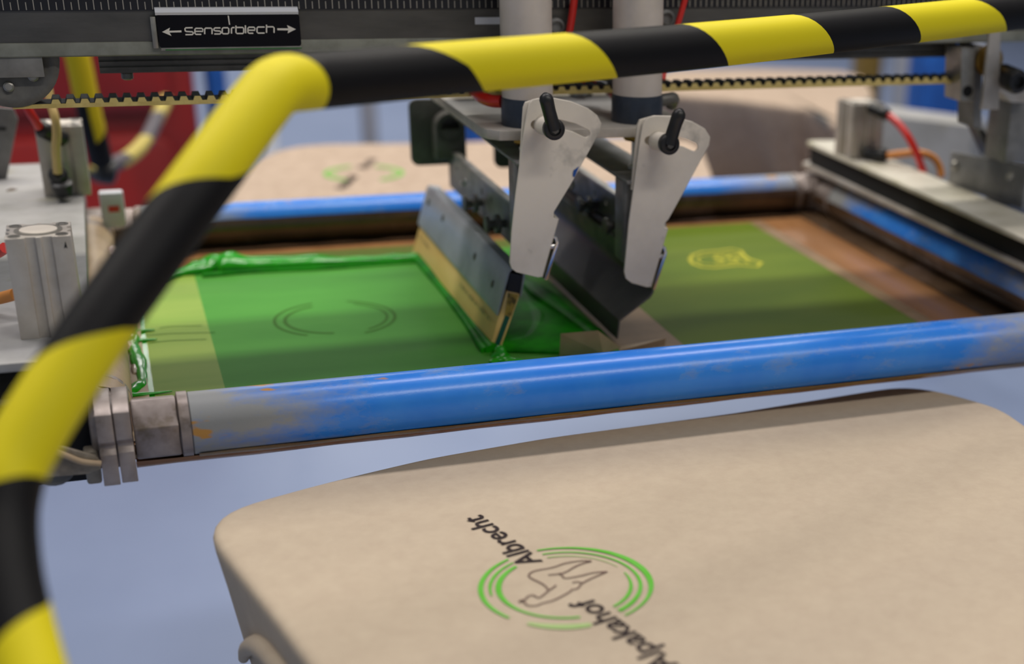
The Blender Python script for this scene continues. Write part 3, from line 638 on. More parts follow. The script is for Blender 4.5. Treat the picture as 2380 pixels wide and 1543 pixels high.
# toothed belt
YP = YB + .008
zb = P(500, 241, y=YP).z
BT = thing('toothed_belt', 'cream toothed drive belt running below the beam', 'belt', (.36, YP + .01, zb))
bx0, bx1 = P(30, 250, y=YP).x, P(2236, 194, y=YP).x
MB().box((bx0, YP, zb), (bx1, YP + .0225, zb + .0030)).build('belt_band', 'belt', BT)
MB().box((bx0, YP + .0016, zb + .0030), (bx1, YP + .0225, zb + .0034)).build('belt_facing', 'belt_tooth', BT, label='dark facing on the toothed side')
tb = None; x = bx0 + .030; pitch = .0102
while x < bx1 - .006:
    if tb is None:
        tb = MB().prism([(-.0034, 0), (-.0021, .0032), (.0021, .0032), (.0034, 0)], 'y', 0, .0014).build('tooth', 'belt', BT); tb.matrix_parent_inverse = Matrix.Identity(4)
        gap = MB().prism([(-.0038, 0), (-.0024, .0037), (.0024, .0037), (.0038, 0)], 'y', .0014, .0224).build('tooth_facing', 'belt_tooth', BT); gap.matrix_parent_inverse = Matrix.Identity(4)
        a, b = tb, gap
    else:
        a, b = tb.copy(), gap.copy(); COL.objects.link(a); COL.objects.link(b)
    a.location = b.location = Vector((x, YP, zb + .0030)) - BT.location
    x += pitch
# pulley
pc = P(20, 140, y=YP); PR = .0345
PU = thing('belt_pulley', 'dark round belt pulley with flange under the beam end', 'pulley', (pc.x, YP + .01, pc.z - PR))
pcy = Vector((pc.x, YP - .002, pc.z))
MB().lathe(pcy, (0, 1, 0), [(.027, .001), (.0285, 0), (PR - .003, 0), (PR, .0015), (PR, .004), (PR - .003, .005), (PR - .003, .022), (PR, .023), (PR, .026)], 48).build('rim', 'dark_metal', PU, label='dark flanged rim')
MB().lathe(pcy + Vector((0, .002, 0)), (0, 1, 0), [(.0275, 0), (.0275, .002)], 40).build('web', 'grey_metal', PU)
for a in (-38, -98, 80, 200): MB().lathe(pcy + Vector((.019 * math.cos(math.radians(a)), .001, .019 * math.sin(math.radians(a)))), (0, -1, 0), [(.004, 0), (.0038, .002), (.0025, .003)], 14).build('bolt', 'alu', PU)
MB().box((XA + .15, YP - .0075, P(0, 178, y=YP).z), (P(105, 178, y=YP).x, YP - .0025, zl1 + .004)).build('axle_bracket', 'grey_metal', PU, bevel=.0005)

# belt end bracket, right
EB = thing('belt_end_bracket', 'upright aluminium bracket holding the end of the cream belt', 'bracket', tuple(P(2250, 240, y=.24)))
def slab(pts, y, t, m, name, par, label=None, holes=[]): return plate_with_holes(name, xz(pts, y), holes, 'y', y, y + t, m, par, label)
slab([(2235, 112), (2266, 112), (2263, 236), (2232, 236)], .205, .030, 'alu', 'clamp_post', EB)
slab([(2264, 106), (2284, 106), (2281, 300), (2262, 296)], .213, .030, 'grey_metal', 'side_post', EB)
slab([(2301, 66), (2327, 66), (2322, 255), (2281, 255), (2283, 245)], .190, .004, 'alu_light', 'strap', EB, 'pale flat metal strap')
MB().lathe(P(2302, 142, y=.208), (0, 1, 0), [(.012, 0), (.0145, .001), (.0145, .005), (.012, .006)], 30).build('tension_disc', 'brass', EB, label='brass coloured disc')
k0 = P(2330, 176, y=.205); k1 = P(2368, 192, y=.170)
MB().lathe(k0, k1 - k0, [(.0105, 0), (.0115, .002), (.0115, .03), (.0095, .036), (.006, .036), (.005, .030)], 26).build('knob', 'black', EB, label='black ribbed knob')
MB().lathe(P(2249, 212, y=.2048), (0, -1, 0), [(.0052, 0), (.0052, .0004)], 20).build('oval_hole', 'black_matt', EB)
slab([(2318, 205), (2390, 200), (2392, 240), (2350, 238)], .225, .03, 'alu_light', 'hinge_block', EB)
MB().box(tuple(P(2336, 380, y=.235)), (P(2384, 230, y=.235).x + .01, .275, P(2384, 230, y=.235).z)).build('hinge_column', 'grey_metal', EB, bevel=.001)

# ------------------------------------------------------------------ clamp bars at both screen ends
def compact_cylinder(name, x0, y0, z0, z1, label, s=.040, rot=False):
    T = thing(name, label, 'air cylinder', (x0 + s / 2, y0 + s / 2, z0))
    def side(a, b, n):   # grooves
        out = []
        d = (b - a) / s; nn = Vector((d.y, -d.x)) * -1
        for u, v in ((0, 0), (.0115, 0), (.0122, .0022), (.0178, .0022), (.0184, 0), (.0216, 0), (.0222, .0022), (.0278, .0022), (.0285, 0)):
            out.append(a + d * u + nn * v)
        return out
    A, B_, C_, D = Vector((x0, y0)), Vector((x0 + s, y0)), Vector((x0 + s, y0 + s)), Vector((x0, y0 + s))
    poly = [tuple(p) for seg in ((A, B_), (B_, C_), (C_, D), (D, A)) for p in side(*seg, 1)]
    MB().prism(poly, 'z', z0, z1).build('profile_body', 'alu_light', T, label='grooved aluminium body', bevel=.0003)
    c = (x0 + s / 2, y0 + s / 2, z1)
    MB().lathe(c, (0, 0, 1), [(.0150, 0), (.0150, .0006), (.0125, .0006), (.0125, .0002)], 36).build('bore_ring', 'alu', T)
    MB().lathe(c, (0, 0, 1), [(.0118, 0), (.0118, .0008)], 32).build('bore_cap', 'sheet', T)
    for dx in (-.0145, .0145):
        for dy in (-.0145, .0145): MB().lathe((c[0] + dx, c[1] + dy, z1), (0, 0, 1), [(.0040, 0), (.0040, .0004), (.0026, .0004), (.0026, .0001)], 18).build('mounting_hole', 'dark_metal', T)
    return T
ZP = .060
# left bar
LB = thing('screen_clamp_bar', 'dull white clamp bar under two grooved cylinders left of the screen', 'clamp bar', (-.06, .3, .03))
MB().prism([(-.020, .052), (-.0205, .60), (-.052, .63), (-.15, .63), (-.15, -.018), (-.048, -.018), (-.028, .010)], 'z', ZP - .006, ZP).build('top_plate', 'plate_white', LB, bevel=.0008)
MB().box((-.0255, .03, .026), (-.0215, .60, ZP - .006)).build('side_web', 'grey_metal', LB)
MB().box((-.15, .0, .026), (-.03, .60, .030)).build('lower_flange', 'dark_metal', LB)
compact_cylinder('clamp_cylinder', -.0625, .0310, ZP, .1290, 'pale grooved square cylinder with nothing plugged in, on the left clamp bar')
c2 = compact_cylinder('clamp_cylinder', -.0535, .4700, ZP, .1240, 'grooved square cylinder with black hose fittings on the left clamp bar')
y = .4695
def fitting(p0, p1, r, par, name='hose_fitting'):
    p0, p1 = Vector(p0), Vector(p1); L = (p1 - p0).length
    return MB().lathe(p0, p1 - p0, [(r * .7, 0), (r, .002), (r, L * .5), (r * 1.12, L * .55), (r * 1.12, L * .9), (r * .8, L)], 18).build(name, 'black', par, label='black push-in hose fitting')
e1 = P(92, 298, y=.452); fitting(P(150, 325, y=y), e1, .0068, c2)
e2 = P(134, 402, y=.446); fitting(P(142, 440, y=y), e2, .0075, c2); fitting(P(150, 452, y=.452), P(142, 420, y=.447), .0085, c2)
hose([e1, P(82, 280, y=.450), P(70, 262, y=.450), P(62, 245, y=.452), P(56, 215, y=.458)], .0038, 'redhose', 'red hose rising from the black fitting behind the belt pulley')
hose([e2, P(132, 380, y=.444), P(130, 345, y=.440), P(132, 310, y=.438), P(128, 275, y=.440), P(118, 240, y=.448), P(112, 205, y=.455)], .0038, 'creamhose', 'cream hose rising in front of the left grooved cylinder')
hose([P(-40, 700, y=.10), P(0, 693, y=.09), P(35, 684, y=.08)], .0042, 'orangehose', 'short orange hose end beside the pale grooved cylinder')
hose([P(-30, 600, y=.12), P(0, 584, y=.11), P(12, 576, y=.105)], .004, 'redhose', 'short red hose end beside the pale grooved cylinder')
# lock bracket under the front left corner
BK = thing('screen_lock_bracket', 'dirty steel bracket and clip locking the corner of the blue roller', 'bracket', tuple(P(120, 1110, y=-.03)))
pl = [P(-60, 1128, y=-.052), P(20, 1122, y=-.052), P(200, 1103, y=-.052), P(232, 1093, y=-.050), P(236, 1078, y=-.045), P(220, 1064, y=-.035), P(120, 1030, y=-.010), P(-60, 1020, y=0.0)]
zpl = -.042
MB().prism(xz([(-90, 1022), (60, 1024), (150, 1040), (222, 1060), (236, 1076), (234, 1090), (204, 1102), (20, 1118), (-90, 1127)], -.034), 'y', -.034, -.031).build('base_plate', 'plate_dirty', BK, bevel=.0006)
tp = [P(40, 1036, y=-.036), P(110, 1044, y=-.036), P(150, 1058, y=-.036), P(190, 1073, y=-.036), P(235, 1078, y=-.036)]
MB().tube(smoothpath(tp, 5), .0022, 10).build('rubber_strip', 'tape_grey', BK)
for x0, x1, yo in ((-.0225, -.0122, -.0285), (-.0112, -.0010, -.0262)):
    prof = [(.012, .0262), (yo + .010, .0262), (yo + .001, .0215), (yo, .0165), (yo - .0004, .004), (yo + .003, .0005), (yo + .0028, -.003), (yo - .0006, -.006), (yo - .0006, -.0275)]
    MB().sheet(prof, 'x', x0, x1, .0024).build('spring_clip', 'cast', BK, bevel=.0005, label='bent sheet metal clip')
MB().box((-.0330, -.024, -.028), (-.0235, -.010, -.004)).build('latch_block', 'plate_dirty', BK, bevel=.002)
MB().lathe((-.052, -.022, -.010), (0, -1, 0), [(.014, 0), (.014, .006), (.012, .008)], 22).build('latch_roller', 'dark_metal', BK)
MB().box((-.10, .004, -.036), (-.026, .02, .018)).build('latch_body', 'black_matt', BK, bevel=.002)
MB().box((-.10, .021, -.038), (-.046, .10, .026)).build('bar_support', 'dark_metal', BK, bevel=.002)
# dried resin around the left corner
G = thing('dried_resin', 'crusty pale dried resin built up on the taped left edge of the screen', 'resin', (0, .15, ZM))
def resin(pts, rs, m='gunk', flat=1.0):
    p = smoothpath(pts, 5); n = len(p); R_ = [rs[0] + (rs[-1] - rs[0]) * i / (n - 1) for i in range(n)]
    R_ = [r * (1 + .25 * math.sin(i * 1.7) + .15 * math.sin(i * 3.1)) for i, r in enumerate(R_)]
    MB().tube(p, R_, 10).build('resin_lump', m, G, ang=80)
resin([P(275, 770, z=-.012), P(282, 820, z=-.014), P(292, 870, z=-.016), P(296, 900, z=-.017)], [.004, .003])
resin([P(296, 800, z=-.019), P(312, 835, z=-.0205), P(314, 870, z=-.0205)], [.0035, .0025])
resin([P(238, 900, z=.018), P(262, 912, z=.012), P(300, 922, z=.002)], [.004, .003], 'tape_grey')
resin([P(262, 585, z=.010), P(258, 610, z=.008), P(270, 600, z=.0)], [.006, .004])
LBX = MB().box((-.008, .522, .015), (.014, .536, .050)); tag(LBX.build('corner_label_block', 'white', bevel=.002), 'small white block with a red mark at the far left screen corner', 'block')
bpy.data.objects['corner_label_block']
rm = MB().box((-.001, .5214, .031), (.009, .5220, .037)).build('red_mark', 'redhose', bpy.data.objects['corner_label_block'])
# right bar
RB = thing('screen_clamp_bar', 'dull white clamp bar over a black channel right of the screen', 'clamp bar', (.80, .3, .03))
MB().prism([(.773, -.06), (.831, -.06), (.831, .56), (.822, .578), (.790, .584), (.780, .579)], 'z', ZP - .005, ZP).build('top_plate', 'plate_cream', RB, bevel=.0008)
MB().box((.7835, -.06, .034), (.829, .575, ZP - .005)).build('channel_web', 'black_matt', RB)
MB().prism([(.776, -.06), (.83, -.06), (.83, .59), (.796, .596), (.778, .584)], 'z', .0285, .034).build('lower_flange', 'alu_light', RB, bevel=.001)
c3 = compact_cylinder('clamp_cylinder', .7800, .4650, ZP, .1215, 'grooved square cylinder with red and orange hoses on the right clamp bar')
f1 = P(2066, 268, y=.440); fitting(P(2020, 248, y=.4648), f1, .0062, c3); f2 = P(2062, 362, y=.440); fitting(P(2010, 355, y=.4648), f2, .0068, c3)
hose([f1, P(2090, 290, y=.425), P(2112, 320, y=.41), P(2130, 355, y=.40), P(2142, 388, y=.395), P(2148, 410, y=.39)], .0042, 'redhose', 'red hose arching from the cylinder on the right clamp bar')
hose([f2, P(2100, 357, y=.43), P(2140, 356, y=.42), P(2170, 368, y=.415), P(2184, 390, y=.41), P(2188, 412, y=.405)], .0042, 'orangehose', 'orange hose arching from the cylinder on the right clamp bar')
AB = thing('angle_bracket', 'grey bolted angle bracket standing on the right clamp bar', 'bracket', (.835, .27, ZP))
p0, p1 = P(2203, 424, z=ZP), P(2376, 480, z=ZP)
MB().add([p0, p1, p1 + Vector((0, 0, .040)), p0 + Vector((0, 0, .033)), p0 + Vector((.003, .001, 0)), p1 + Vector((.003, .001, 0)), p1 + Vector((.003, .001, .040)), p0 + Vector((.003, .001, .033))],
         [(0, 1, 2, 3), (4, 7, 6, 5), (0, 4, 5, 1), (1, 5, 6, 2), (2, 6, 7, 3), (3, 7, 4, 0)]).build('bracket_sheet', 'grey_metal', AB, bevel=.0008)
MB().prism([(p0.x, p0.y), (p1.x, p1.y), (p1.x + .05, p1.y + .02), (p0.x + .06, p0.y + .02)], 'z', ZP - .002, ZP + .0005).build('bracket_foot', 'alu', AB)
for t, h in ((.08, .020), (.82, .026)):
    c = p0.lerp(p1, t) + Vector((0, 0, h)); nn = Vector(((p1 - p0).y, -(p1 - p0).x, 0)).normalized(); nn = nn if nn.x < 0 else -nn
    MB().lathe(c, nn, [(.0052, 0), (.0052, .002), (.0035, .004)], 16).build('bolt', 'alu', AB)
# short sloping arm behind the bracket
AR = tag(MB().prism([(P(2276, 300, y=.30).x, P(2276, 300, y=.30).z), (P(2288, 300, y=.30).x, P(2288, 300, y=.30).z), (P(2322, 362, y=.30).x, P(2322, 362, y=.30).z), (P(2306, 366, y=.30).x, P(2306, 366, y=.30).z)], 'y', .30, .325).build('support_arm', 'black', bevel=.001), 'short black sloping arm below the belt end bracket', 'arm')

# ------------------------------------------------------------------ hazard guard bars
def guard(name, label, pts, bands, r, mname, slope, k=14, n=24, squash=1.0):
    """bar along pts; bands = list of (point index position along pts, band number)"""
    path = smoothpath(pts, k); m = len(path); MBm = MB().tube(path, r, n)
    o = MBm.build(name, M[mname], ang=80); me = o.data; uv = me.uv_layers.new(name='UVMap')
    def band(i):
        u = i / k
        for (a, A), (b, B) in zip(bands, bands[1:]):
            if u <= b or (b, B) == bands[-1]: return A + (B - A) * (u - a) / (b - a)
    for poly in me.polygons:
        js = [(me.loops[l].vertex_index - n // 4) % n for l in poly.loop_indices]; wrap = len(js) == 4 and max(js) - min(js) > 2
        for l in poly.loop_indices:
            vi = me.loops[l].vertex_index; i, j = divmod(vi, n)
            if i >= m: i = m - 1
            jj = (j - n // 4) % n
            if wrap and jj == 0: jj = n
            uv.data[l].uv = (band(i), jj / n)
    return o
M['hazard'] = hazard('hazard_bands', slope=-.85)
M['hazard_far'] = hazard('hazard_bands_far', (196, 176, 22), slope=-.5)
M['hazard_thin'] = hazard('hazard_bands_thin', (186, 170, 92), (92, 88, 94), slope=-.3)
ZG = .258
gp = [P(2620, 0, z=ZG), P(2290, 36, z=ZG), P(2092, 58, z=ZG), P(1885, 80, z=ZG), P(1632, 106, z=ZG), P(1370, 130, z=ZG), P(1055, 158, z=ZG), P(800, 182, z=ZG), P(712, 190, z=ZG)]
gp += [P(648, 200, d=.752), P(600, 248, d=.735), P(480, 410, d=.705), P(350, 590, d=.682), P(232, 755, d=.662), P(120, 925, d=.645), P(45, 1050, d=.634), P(15, 1120, d=.628), P(2, 1210, d=.622), P(10, 1330, d=.612), P(35, 1450, d=.603), P(75, 1600, d=.592)]
bands = [(0, -1.4), (1, 0), (2, 1), (3, 2), (4, 3), (5, 4), (6, 5), (8, 6), (11, 7), (13, 8), (16, 9.05), (19, 10.0), (20, 10.5)]
tag(guard('guard_bar', 'thick round guard bar striped black and yellow bending in front of the press', gp, bands, .0150, 'hazard', 0), 'thick round guard bar striped black and yellow bending in front of the press', 'guard bar')
bp_ = [P(150, 20, d=1.80), P(180, 130, d=1.83), P(205, 250, d=1.87), P(222, 320, d=1.90), P(234, 372, d=1.93)]
tag(guard('guard_bar', '', bp_, [(0, .1), (2.3, 1.0), (4, 1.6)], .0150, 'hazard_far', 0), 'yellow and black guard bar upright behind the left clamp cylinder', 'guard bar')
bp2 = [P(215, 405, d=1.95), P(245, 390, d=1.97), P(300, 365, d=2.05), P(340, 325, d=2.15), P(365, 275, d=2.25), P(385, 235, d=2.35)]
tag(guard('guard_bar', '', bp2, [(0, 1.0), (1, 1.4), (5, 4.9)], .0105, 'hazard_thin', 0), 'thin banded guard bar curving across the red cabinet', 'guard bar')
tag(MB().lathe(P(244, 392, d=1.95) - Vector((.012, 0, 0)), (1, .2, -.3), [(.012, 0), (.018, .004), (.018, .022), (.012, .026)], 20).build('guard_joint', 'black'), 'black clamp joint between the far guard bars', 'clamp')

# ------------------------------------------------------------------ shirts on pallets
def resample(poly, n):
    L = [0]; m = len(poly); pts = [Vector(p) for p in poly]
    for i in range(m): L.append(L[-1] + (pts[(i + 1) % m] - pts[i]).length)
    out = []
    for k in range(n):
        s = L[-1] * k / n; i = max(j for j in range(m) if L[j] <= s); t = (s - L[i]) / (L[i + 1] - L[i]); out.append(pts[i].lerp(pts[(i + 1) % m], t))
    return out
def soften(pts, it):
    for _ in range(it): pts = [(pts[i - 1] + pts[i] * 2 + pts[(i + 1) % len(pts)]) / 4 for i in range(len(pts))]
    return pts
def shirt(name, label, poly, z, m, drop=.14, seed=1, wave=.004, soft=6, n=220, group=None, tuck=.02):
    T = thing(name, label, 'shirt', tuple(list(sum((Vector(p) for p in poly), Vector((0, 0))) / len(poly)) + [z]), group)
    o = soften(resample(poly, n), soft); c = sum(o, Vector((0, 0))) / n
    area = sum(o[i].x * o[(i + 1) % n].y - o[(i + 1) % n].x * o[i].y for i in range(n))
    sg = 1 if area > 0 else -1
    nr = []
    for i in range(n):
        t = (o[(i + 1) % n] - o[i - 1]).normalized(); nr.append(Vector((t.y, -t.x)) * sg)
    rnd = random.Random(seed); ph = [rnd.uniform(0, 6.28) for _ in range(6)]
    prof = [(-.008, 0), (-.005, -.0004), (-.0025, -.0014), (-.0008, -.0032), (0, -.0060), (-.0006, -.012)]
    for k in range(1, 9):
        s = k / 8; prof.append((-.0006 - tuck * s, -.012 - (drop - .012) * s))
    vs = []; fs = []
    rings = [.02, .3, .55, .75, .9]
    for s in rings:
        for i in range(n):
            q = c + (o[i] + nr[i] * prof[0][0] - c) * s; vs.append((q.x, q.y, z))
    for off, dz in prof:
        d = max(0, (-dz - .010)) / max(drop, .05)
        for i in range(n):
            a = i / n * 2 * math.pi
            w = d * wave * (2.2 * math.sin(9 * a + ph[0]) + 1.6 * math.sin(17 * a + ph[1]) + math.sin(31 * a + ph[2]))
            q = o[i] + nr[i] * (off + w); vs.append((q.x, q.y, z + dz + .15 * w))
    R_ = len(rings) + len(prof)
    fs = [(r * n + i, r * n + (i + 1) % n, (r + 1) * n + (i + 1) % n, (r + 1) * n + i) for r in range(R_ - 1) for i in range(n)] + [tuple(range(n - 1, -1, -1))]
    b = MB().add(vs, fs).build('shirt_body', m, T, ang=80)
    return T, o
def pallet(label, outline, z, group='pallets of the printing carousel', arm=None):
    T = thing('pallet', label, 'pallet', tuple(list(outline[0]) + [z - .02]), group)
    c = sum(outline, Vector((0, 0))) / len(outline); q = [c + (p - c) * .93 for p in outline][::4]
    MB().prism([tuple(p) for p in q], 'z', z - .014, z - .0015).build('board', 'grey_metal', T)
    a = arm or (c + Vector((.6, .1)))
    d = (Vector(a) - c).normalized(); nn = Vector((-d.y, d.x)) * .03; e = c + d * .75
    MB().prism([tuple(c - nn - d * .1), tuple(e - nn), tuple(e + nn), tuple(c + nn - d * .1)], 'z', z - .064, z - .014).build('arm', 'dark_metal', T)
    return T
ZS = -.040; CEN = Vector((2.0, .29))
f_out = xy([(640, 1438), (540, 1312), (500, 1262), (486, 1230), (500, 1198), (555, 1170), (640, 1147), (730, 1122), (870, 1088), (1000, 1058), (1280, 1010), (1700, 955), (2080, 894), (2140, 897), (2200, 908), (2330, 945), (2420, 1010)], ZS)
f_out = f_out + [(.735, -.20), (.800, -.43), (.780, -.50), (.70, -.535), (.17, -.585), (.135, -.57), (.118, -.50)]
TS, oo = shirt('t_shirt', 'sand coloured T-shirt with green ring logo pulled over the near pallet', f_out, ZS, 'shirt', .13, 4, .0022, 3, tuck=.018)
pallet('flat board pallet hidden inside the near sand coloured shirt', oo, ZS, arm=CEN)
# fold at the lower left
def wall_point(px, py, off):
    last = None
    for k in range(400):
        p = P(px, py, d=.78 + k * .0008); drop = ZS - p.z
        g = p.x + off - (.049 + .2 * (-.149 - p.y) + .018 * max(0, (drop - .012) / .118))
        if last is not None and (g > 0) != (last > 0): return p
        last = g
    return P(px, py, d=.9)
pf = smoothpath([wall_point(u, v, .001) for u, v in ((566, 1530), (574, 1508), (596, 1499), (620, 1508), (646, 1535), (680, 1580))], 5)
MB().tube(pf, [.0035 + .0050 * min(1, i / 14) for i in range(len(pf))], 14).build('fabric_fold', 'shirt', TS, ang=80)
# print
ZT = ZS + .0006
def pp_(a, b): return P(a, b, z=ZT)
base0 = pp_(1262, 1304); base1 = pp_(1125, 1201); rd = (base1 - base0).normalized(); upv = Vector((-rd.y, rd.x, 0))
text_mesh('Albrecht', 'printed_word', base0, rd, upv, (base1 - base0).length * 1.06, .0158, 'print_black', TS, 'black printed word Albrecht')
fe = pp_(1372, 1388); text_mesh('Alpakahof', 'printed_word', fe - rd * .0945, rd, upv, .0945, .0158, 'print_black', TS, 'black printed word Alpakahof')
lc = (pp_(1110, 1364) + pp_(1518, 1356)) / 2; lr = (pp_(1518, 1356) - pp_(1110, 1364)).length / 2
def ang(px, py): v = pp_(px, py) - lc; return math.degrees(math.atan2(v.y, v.x)), v.length
def larc(a, b, r, w, m, ccw=False):
    a0, a1 = ang(*a)[0], ang(*b)[0]
    if not ccw:
        while a1 > a0: a1 -= 360
    else:
        while a1 < a0: a1 += 360
    q = Vector((lc.x, lc.y, ZT))
    arc(q, r, a0, a1, w, n=60).build('printed_ring', m, TS, smooth=False)
bell = lambda w0, w1, p=1: (lambda t: w0 + (w1 - w0) * math.sin(math.pi * t) ** p)
larc((1245, 1275), (1455, 1430), lr * .975, lambda t: .0016 + .0028 * max(0, math.sin(math.pi * min(1, t * 1.02))) ** 2, 'print_green')
larc((1258, 1284), (1440, 1419), lr * .855, lambda t: .0013 + .0022 * t ** 2, 'print_green')
larc((1270, 1292), (1433, 1317), lr * .755, lambda t: .0013 * (1 - t * .6), 'print_green2')
larc((1448, 1330), (1424, 1408), lr * .745, lambda t: .0008 + .0016 * math.sin(math.pi * t * .8), 'print_green')
larc((1176, 1297), (1182, 1436), lr * .965, bell(.0018, .0032), 'print_green', True)
larc((1186, 1304), (1143, 1384), lr * .86, bell(.0012, .0022), 'print_green', True)
larc((1198, 1315), (1348, 1432), lr * .765, lambda t: .0018 + .0018 * math.sin(math.pi * min(1, t * 1.4 + .1)) if t < .65 else .0018, 'print_green', True)
larc((1235, 1440), (1372, 1448), lr * .965, lambda t: .0006 + .0050 * math.sin(math.pi * (.15 + .6 * t)), 'print_green2', True)
alp = [[(1210, 605), (1160, 597), (1000, 620), (880, 660), (720, 690), (665, 725), (680, 755), (780, 805), (825, 840), (850, 865), (915, 822)],
       [(850, 865), (780, 925), (745, 935), (700, 912), (655, 925), (632, 950), (585, 965), (625, 978), (650, 1005), (730, 1008), (790, 985), (900, 955), (1040, 880), (1055, 862), (1110, 850), (1150, 805), (1245, 755), (1355, 710)],
       [(1210, 605), (1100, 645), (980, 710), (840, 728)], [(940, 712), (970, 735), (1000, 758), (1140, 735), (1240, 710), (1350, 698)], [(1150, 800), (1100, 790), (1060, 800)]]
mb = MB()
for st in alp: mb.ribbon(smoothpath([pp_(u, v) for u, v in crop(st, 1060, 1150, 3.927)], 3), .0011)
for (u, v) in ((1355, 705), (1210, 607), (600, 968)):
    c = pp_(1060 + u / 3.927, 1150 + v / 3.927); mb.ribbon([c + Vector((-.002, 0, 0)), c + Vector((.002, .0005, 0))], .002)
mb.build('printed_outline', 'print_brown', TS, label='thin brown line drawing of an alpaca', smooth=False)

# far pallets
b_out = xy([(505, 450), (560, 400), (600, 368), (640, 349), (690, 338), (760, 333), (1000, 331), (1250, 322), (1500, 318), (1600, 322), (1632, 340), (1655, 400), (1662, 440)], ZS) + [(.79, .74), (.75, .66), (.10, .67), (.07, .70)]
T2, o2 = shirt('t_shirt', 'sand coloured T-shirt with a blurred green ring print on the pallet beyond the screen', b_out, ZS, 'shirt_back', .16, 9, .006, 3)
pallet('flat board pallet hidden inside the shirt beyond the screen', o2, ZS, arm=CEN)
c = P(846, 402, z=ZT); arc(c, .0495, 100, 235, .006, arc(c, .0495, -75, 62, .006)).build('printed_ring', 'print_green', T2, label='green ring print', smooth=False)
arc(c, .041, 110, 225, .003, arc(c, .041, -65, 60, .003)).build('printed_ring', 'print_green2', T2, smooth=False)
t0, t1 = P(800, 440, z=ZT), P(876, 370, z=ZT); d = (t1 - t0).normalized(); pu = Vector((-d.y, d.x, 0))
text_mesh('Alpakahof', 'printed_word', t0, d, pu, (t1 - t0).length * .44, .0150, 'print_black', T2)
text_mesh('Albrecht', 'printed_word', t0.lerp(t1, .66), d, pu, (t1 - t0).length * .36, .0155, 'print_black', T2)
c_out = xy([(1450, 205), (1560, 217), (1700, 228), (1845, 247), (1872, 248), (1900, 260), (1935, 285), (1975, 296), (2010, 262), (2030, 215), (2010, 180), (1960, 165), (1750, 158), (1560, 160)], ZS)
T3, o3 = shirt('t_shirt', 'taupe T-shirt with a deep hanging side on the pallet right of the air cylinders', c_out, ZS, 'shirt_back', .34, 5, .010, 2, tuck=.21)  # strong tuck turns the side downward, shaped to render it darker
pallet('flat board pallet hidden inside the taupe shirt with the hanging side', o3, ZS, arm=CEN)
# pale press parts far right (neighbouring head)
NH = thing('neighbour_screen_arm', 'long pale arm of the neighbouring press head behind the right clamp bar', 'machine part', (1.2, .9, -.06))
mbp = [P(2040, 262, z=-.02), P(2290, 292, z=-.02), P(2300, 300, z=-.02), P(2300, 275, z=-.02), P(2060, 250, z=-.02)]
MB().add([P(2010, 262, z=-.02), P(2262, 292, z=-.02), P(2290, 276, z=-.02), P(2060, 246, z=-.02)], [(0, 1, 2, 3)]).add([P(2010, 262, z=-.02), P(2262, 292, z=-.02), P(2262, 292, z=-.02) + Vector((0, 0, -.11)), P(2010, 262, z=-.02) + Vector((0, 0, -.11))], [(0, 3, 2, 1)]).add([P(2262, 292, z=-.02), P(2290, 276, z=-.02), P(2290, 276, z=-.02) + Vector((0, 0, -.11)), P(2262, 292, z=-.02) + Vector((0, 0, -.11))], [(0, 3, 2, 1)]).build('arm_box', 'plate_white', NH, smooth=False)

# ------------------------------------------------------------------ background
RED = thing('red_cabinet', 'big red machine cabinet standing behind the far guard bars', 'cabinet', (0, 2.6, FLOOR_Z))
ra, rb_ = P(-130, 300, y=2.4).x, P(466, 300, y=2.4).x
MB().box((ra, 2.42, FLOOR_Z), (rb_, 3.0, .35)).build('cabinet_body', 'red', RED, bevel=.02)
for a, b, z0, z1 in ((ra + .10, rb_ - .06, -.42, .10),):
    MB().prism([(p[0], p[1]) for p in rrect(ra + .02, FLOOR_Z + .03, rb_ - .005, .33, .05)], 'y', 2.41, 2.42).build('front_panel', 'red', RED, bevel=.004)
MB().prism(rrect(ra + .06, -.78, rb_ - .05, -.235, .06), 'y', 2.385, 2.41).build('raised_door', 'red', RED, bevel=.012)
MB().prism(rrect(ra + .06, -.185, rb_ - .05, .28, .06), 'y', 2.385, 2.41).build('raised_door', 'red', RED, bevel=.012)
def post(px0, px1, py_b, y, ztop, m, name, label, zb=FLOOR_Z, dep=.10):
    a, b = P(px0, py_b, y=y), P(px1, py_b, y=y)
    t = thing(name, label, 'post', ((a.x + b.x) / 2, y + dep / 2, zb))
    MB().prism(rrect(a.x, y, b.x, y + dep, min(.012, (b.x - a.x) / 4)), 'z', zb, ztop).build('post_body', m, t, bevel=.003)
    MB().box((a.x - .02, y - .02, zb), (b.x + .02, y + dep + .02, zb + .012)).build('foot_plate', m, t, bevel=.002)
    MB().box((a.x - .006, y - .006, ztop), (b.x + .006, y + dep + .006, ztop + .012)).build('cap', m, t, bevel=.003)
    return t
post(1082, 1138, 300, 2.9, .25, 'bluepost', 'machine_post', 'bright blue machine post beside the dark rear squeegee bracket', dep=.08)
post(2148, 2238, 250, 2.1, .12, 'bluepost', 'machine_post', 'bright blue machine post behind the belt end bracket', dep=.10)
post(2238, 2276, 260, 2.2, .20, 'white', 'machine_post', 'white machine post next to a blue one behind the belt', dep=.08)
post(480, 528, 200, 2.5, .3, 'bluepost', 'machine_post', 'blue machine post beside the red cabinet', dep=.08)
post(612, 650, 330, 2.3, .20, 'white', 'machine_post', 'white machine post behind the shirt with the blurred print', dep=.06)
post(846, 880, 300, 3.2, .25, 'greyp', 'machine_post', 'thin grey machine post standing far behind the shirts', dep=.06)
post(2002, 2052, 180, 3.3, .2, 'brass', 'machine_post', 'brownish machine post seen over the belt', dep=.08)
post(2100, 2150, 180, 2.9, .2, 'greyp', 'machine_post', 'grey machine post between brownish and blue posts', dep=.08)

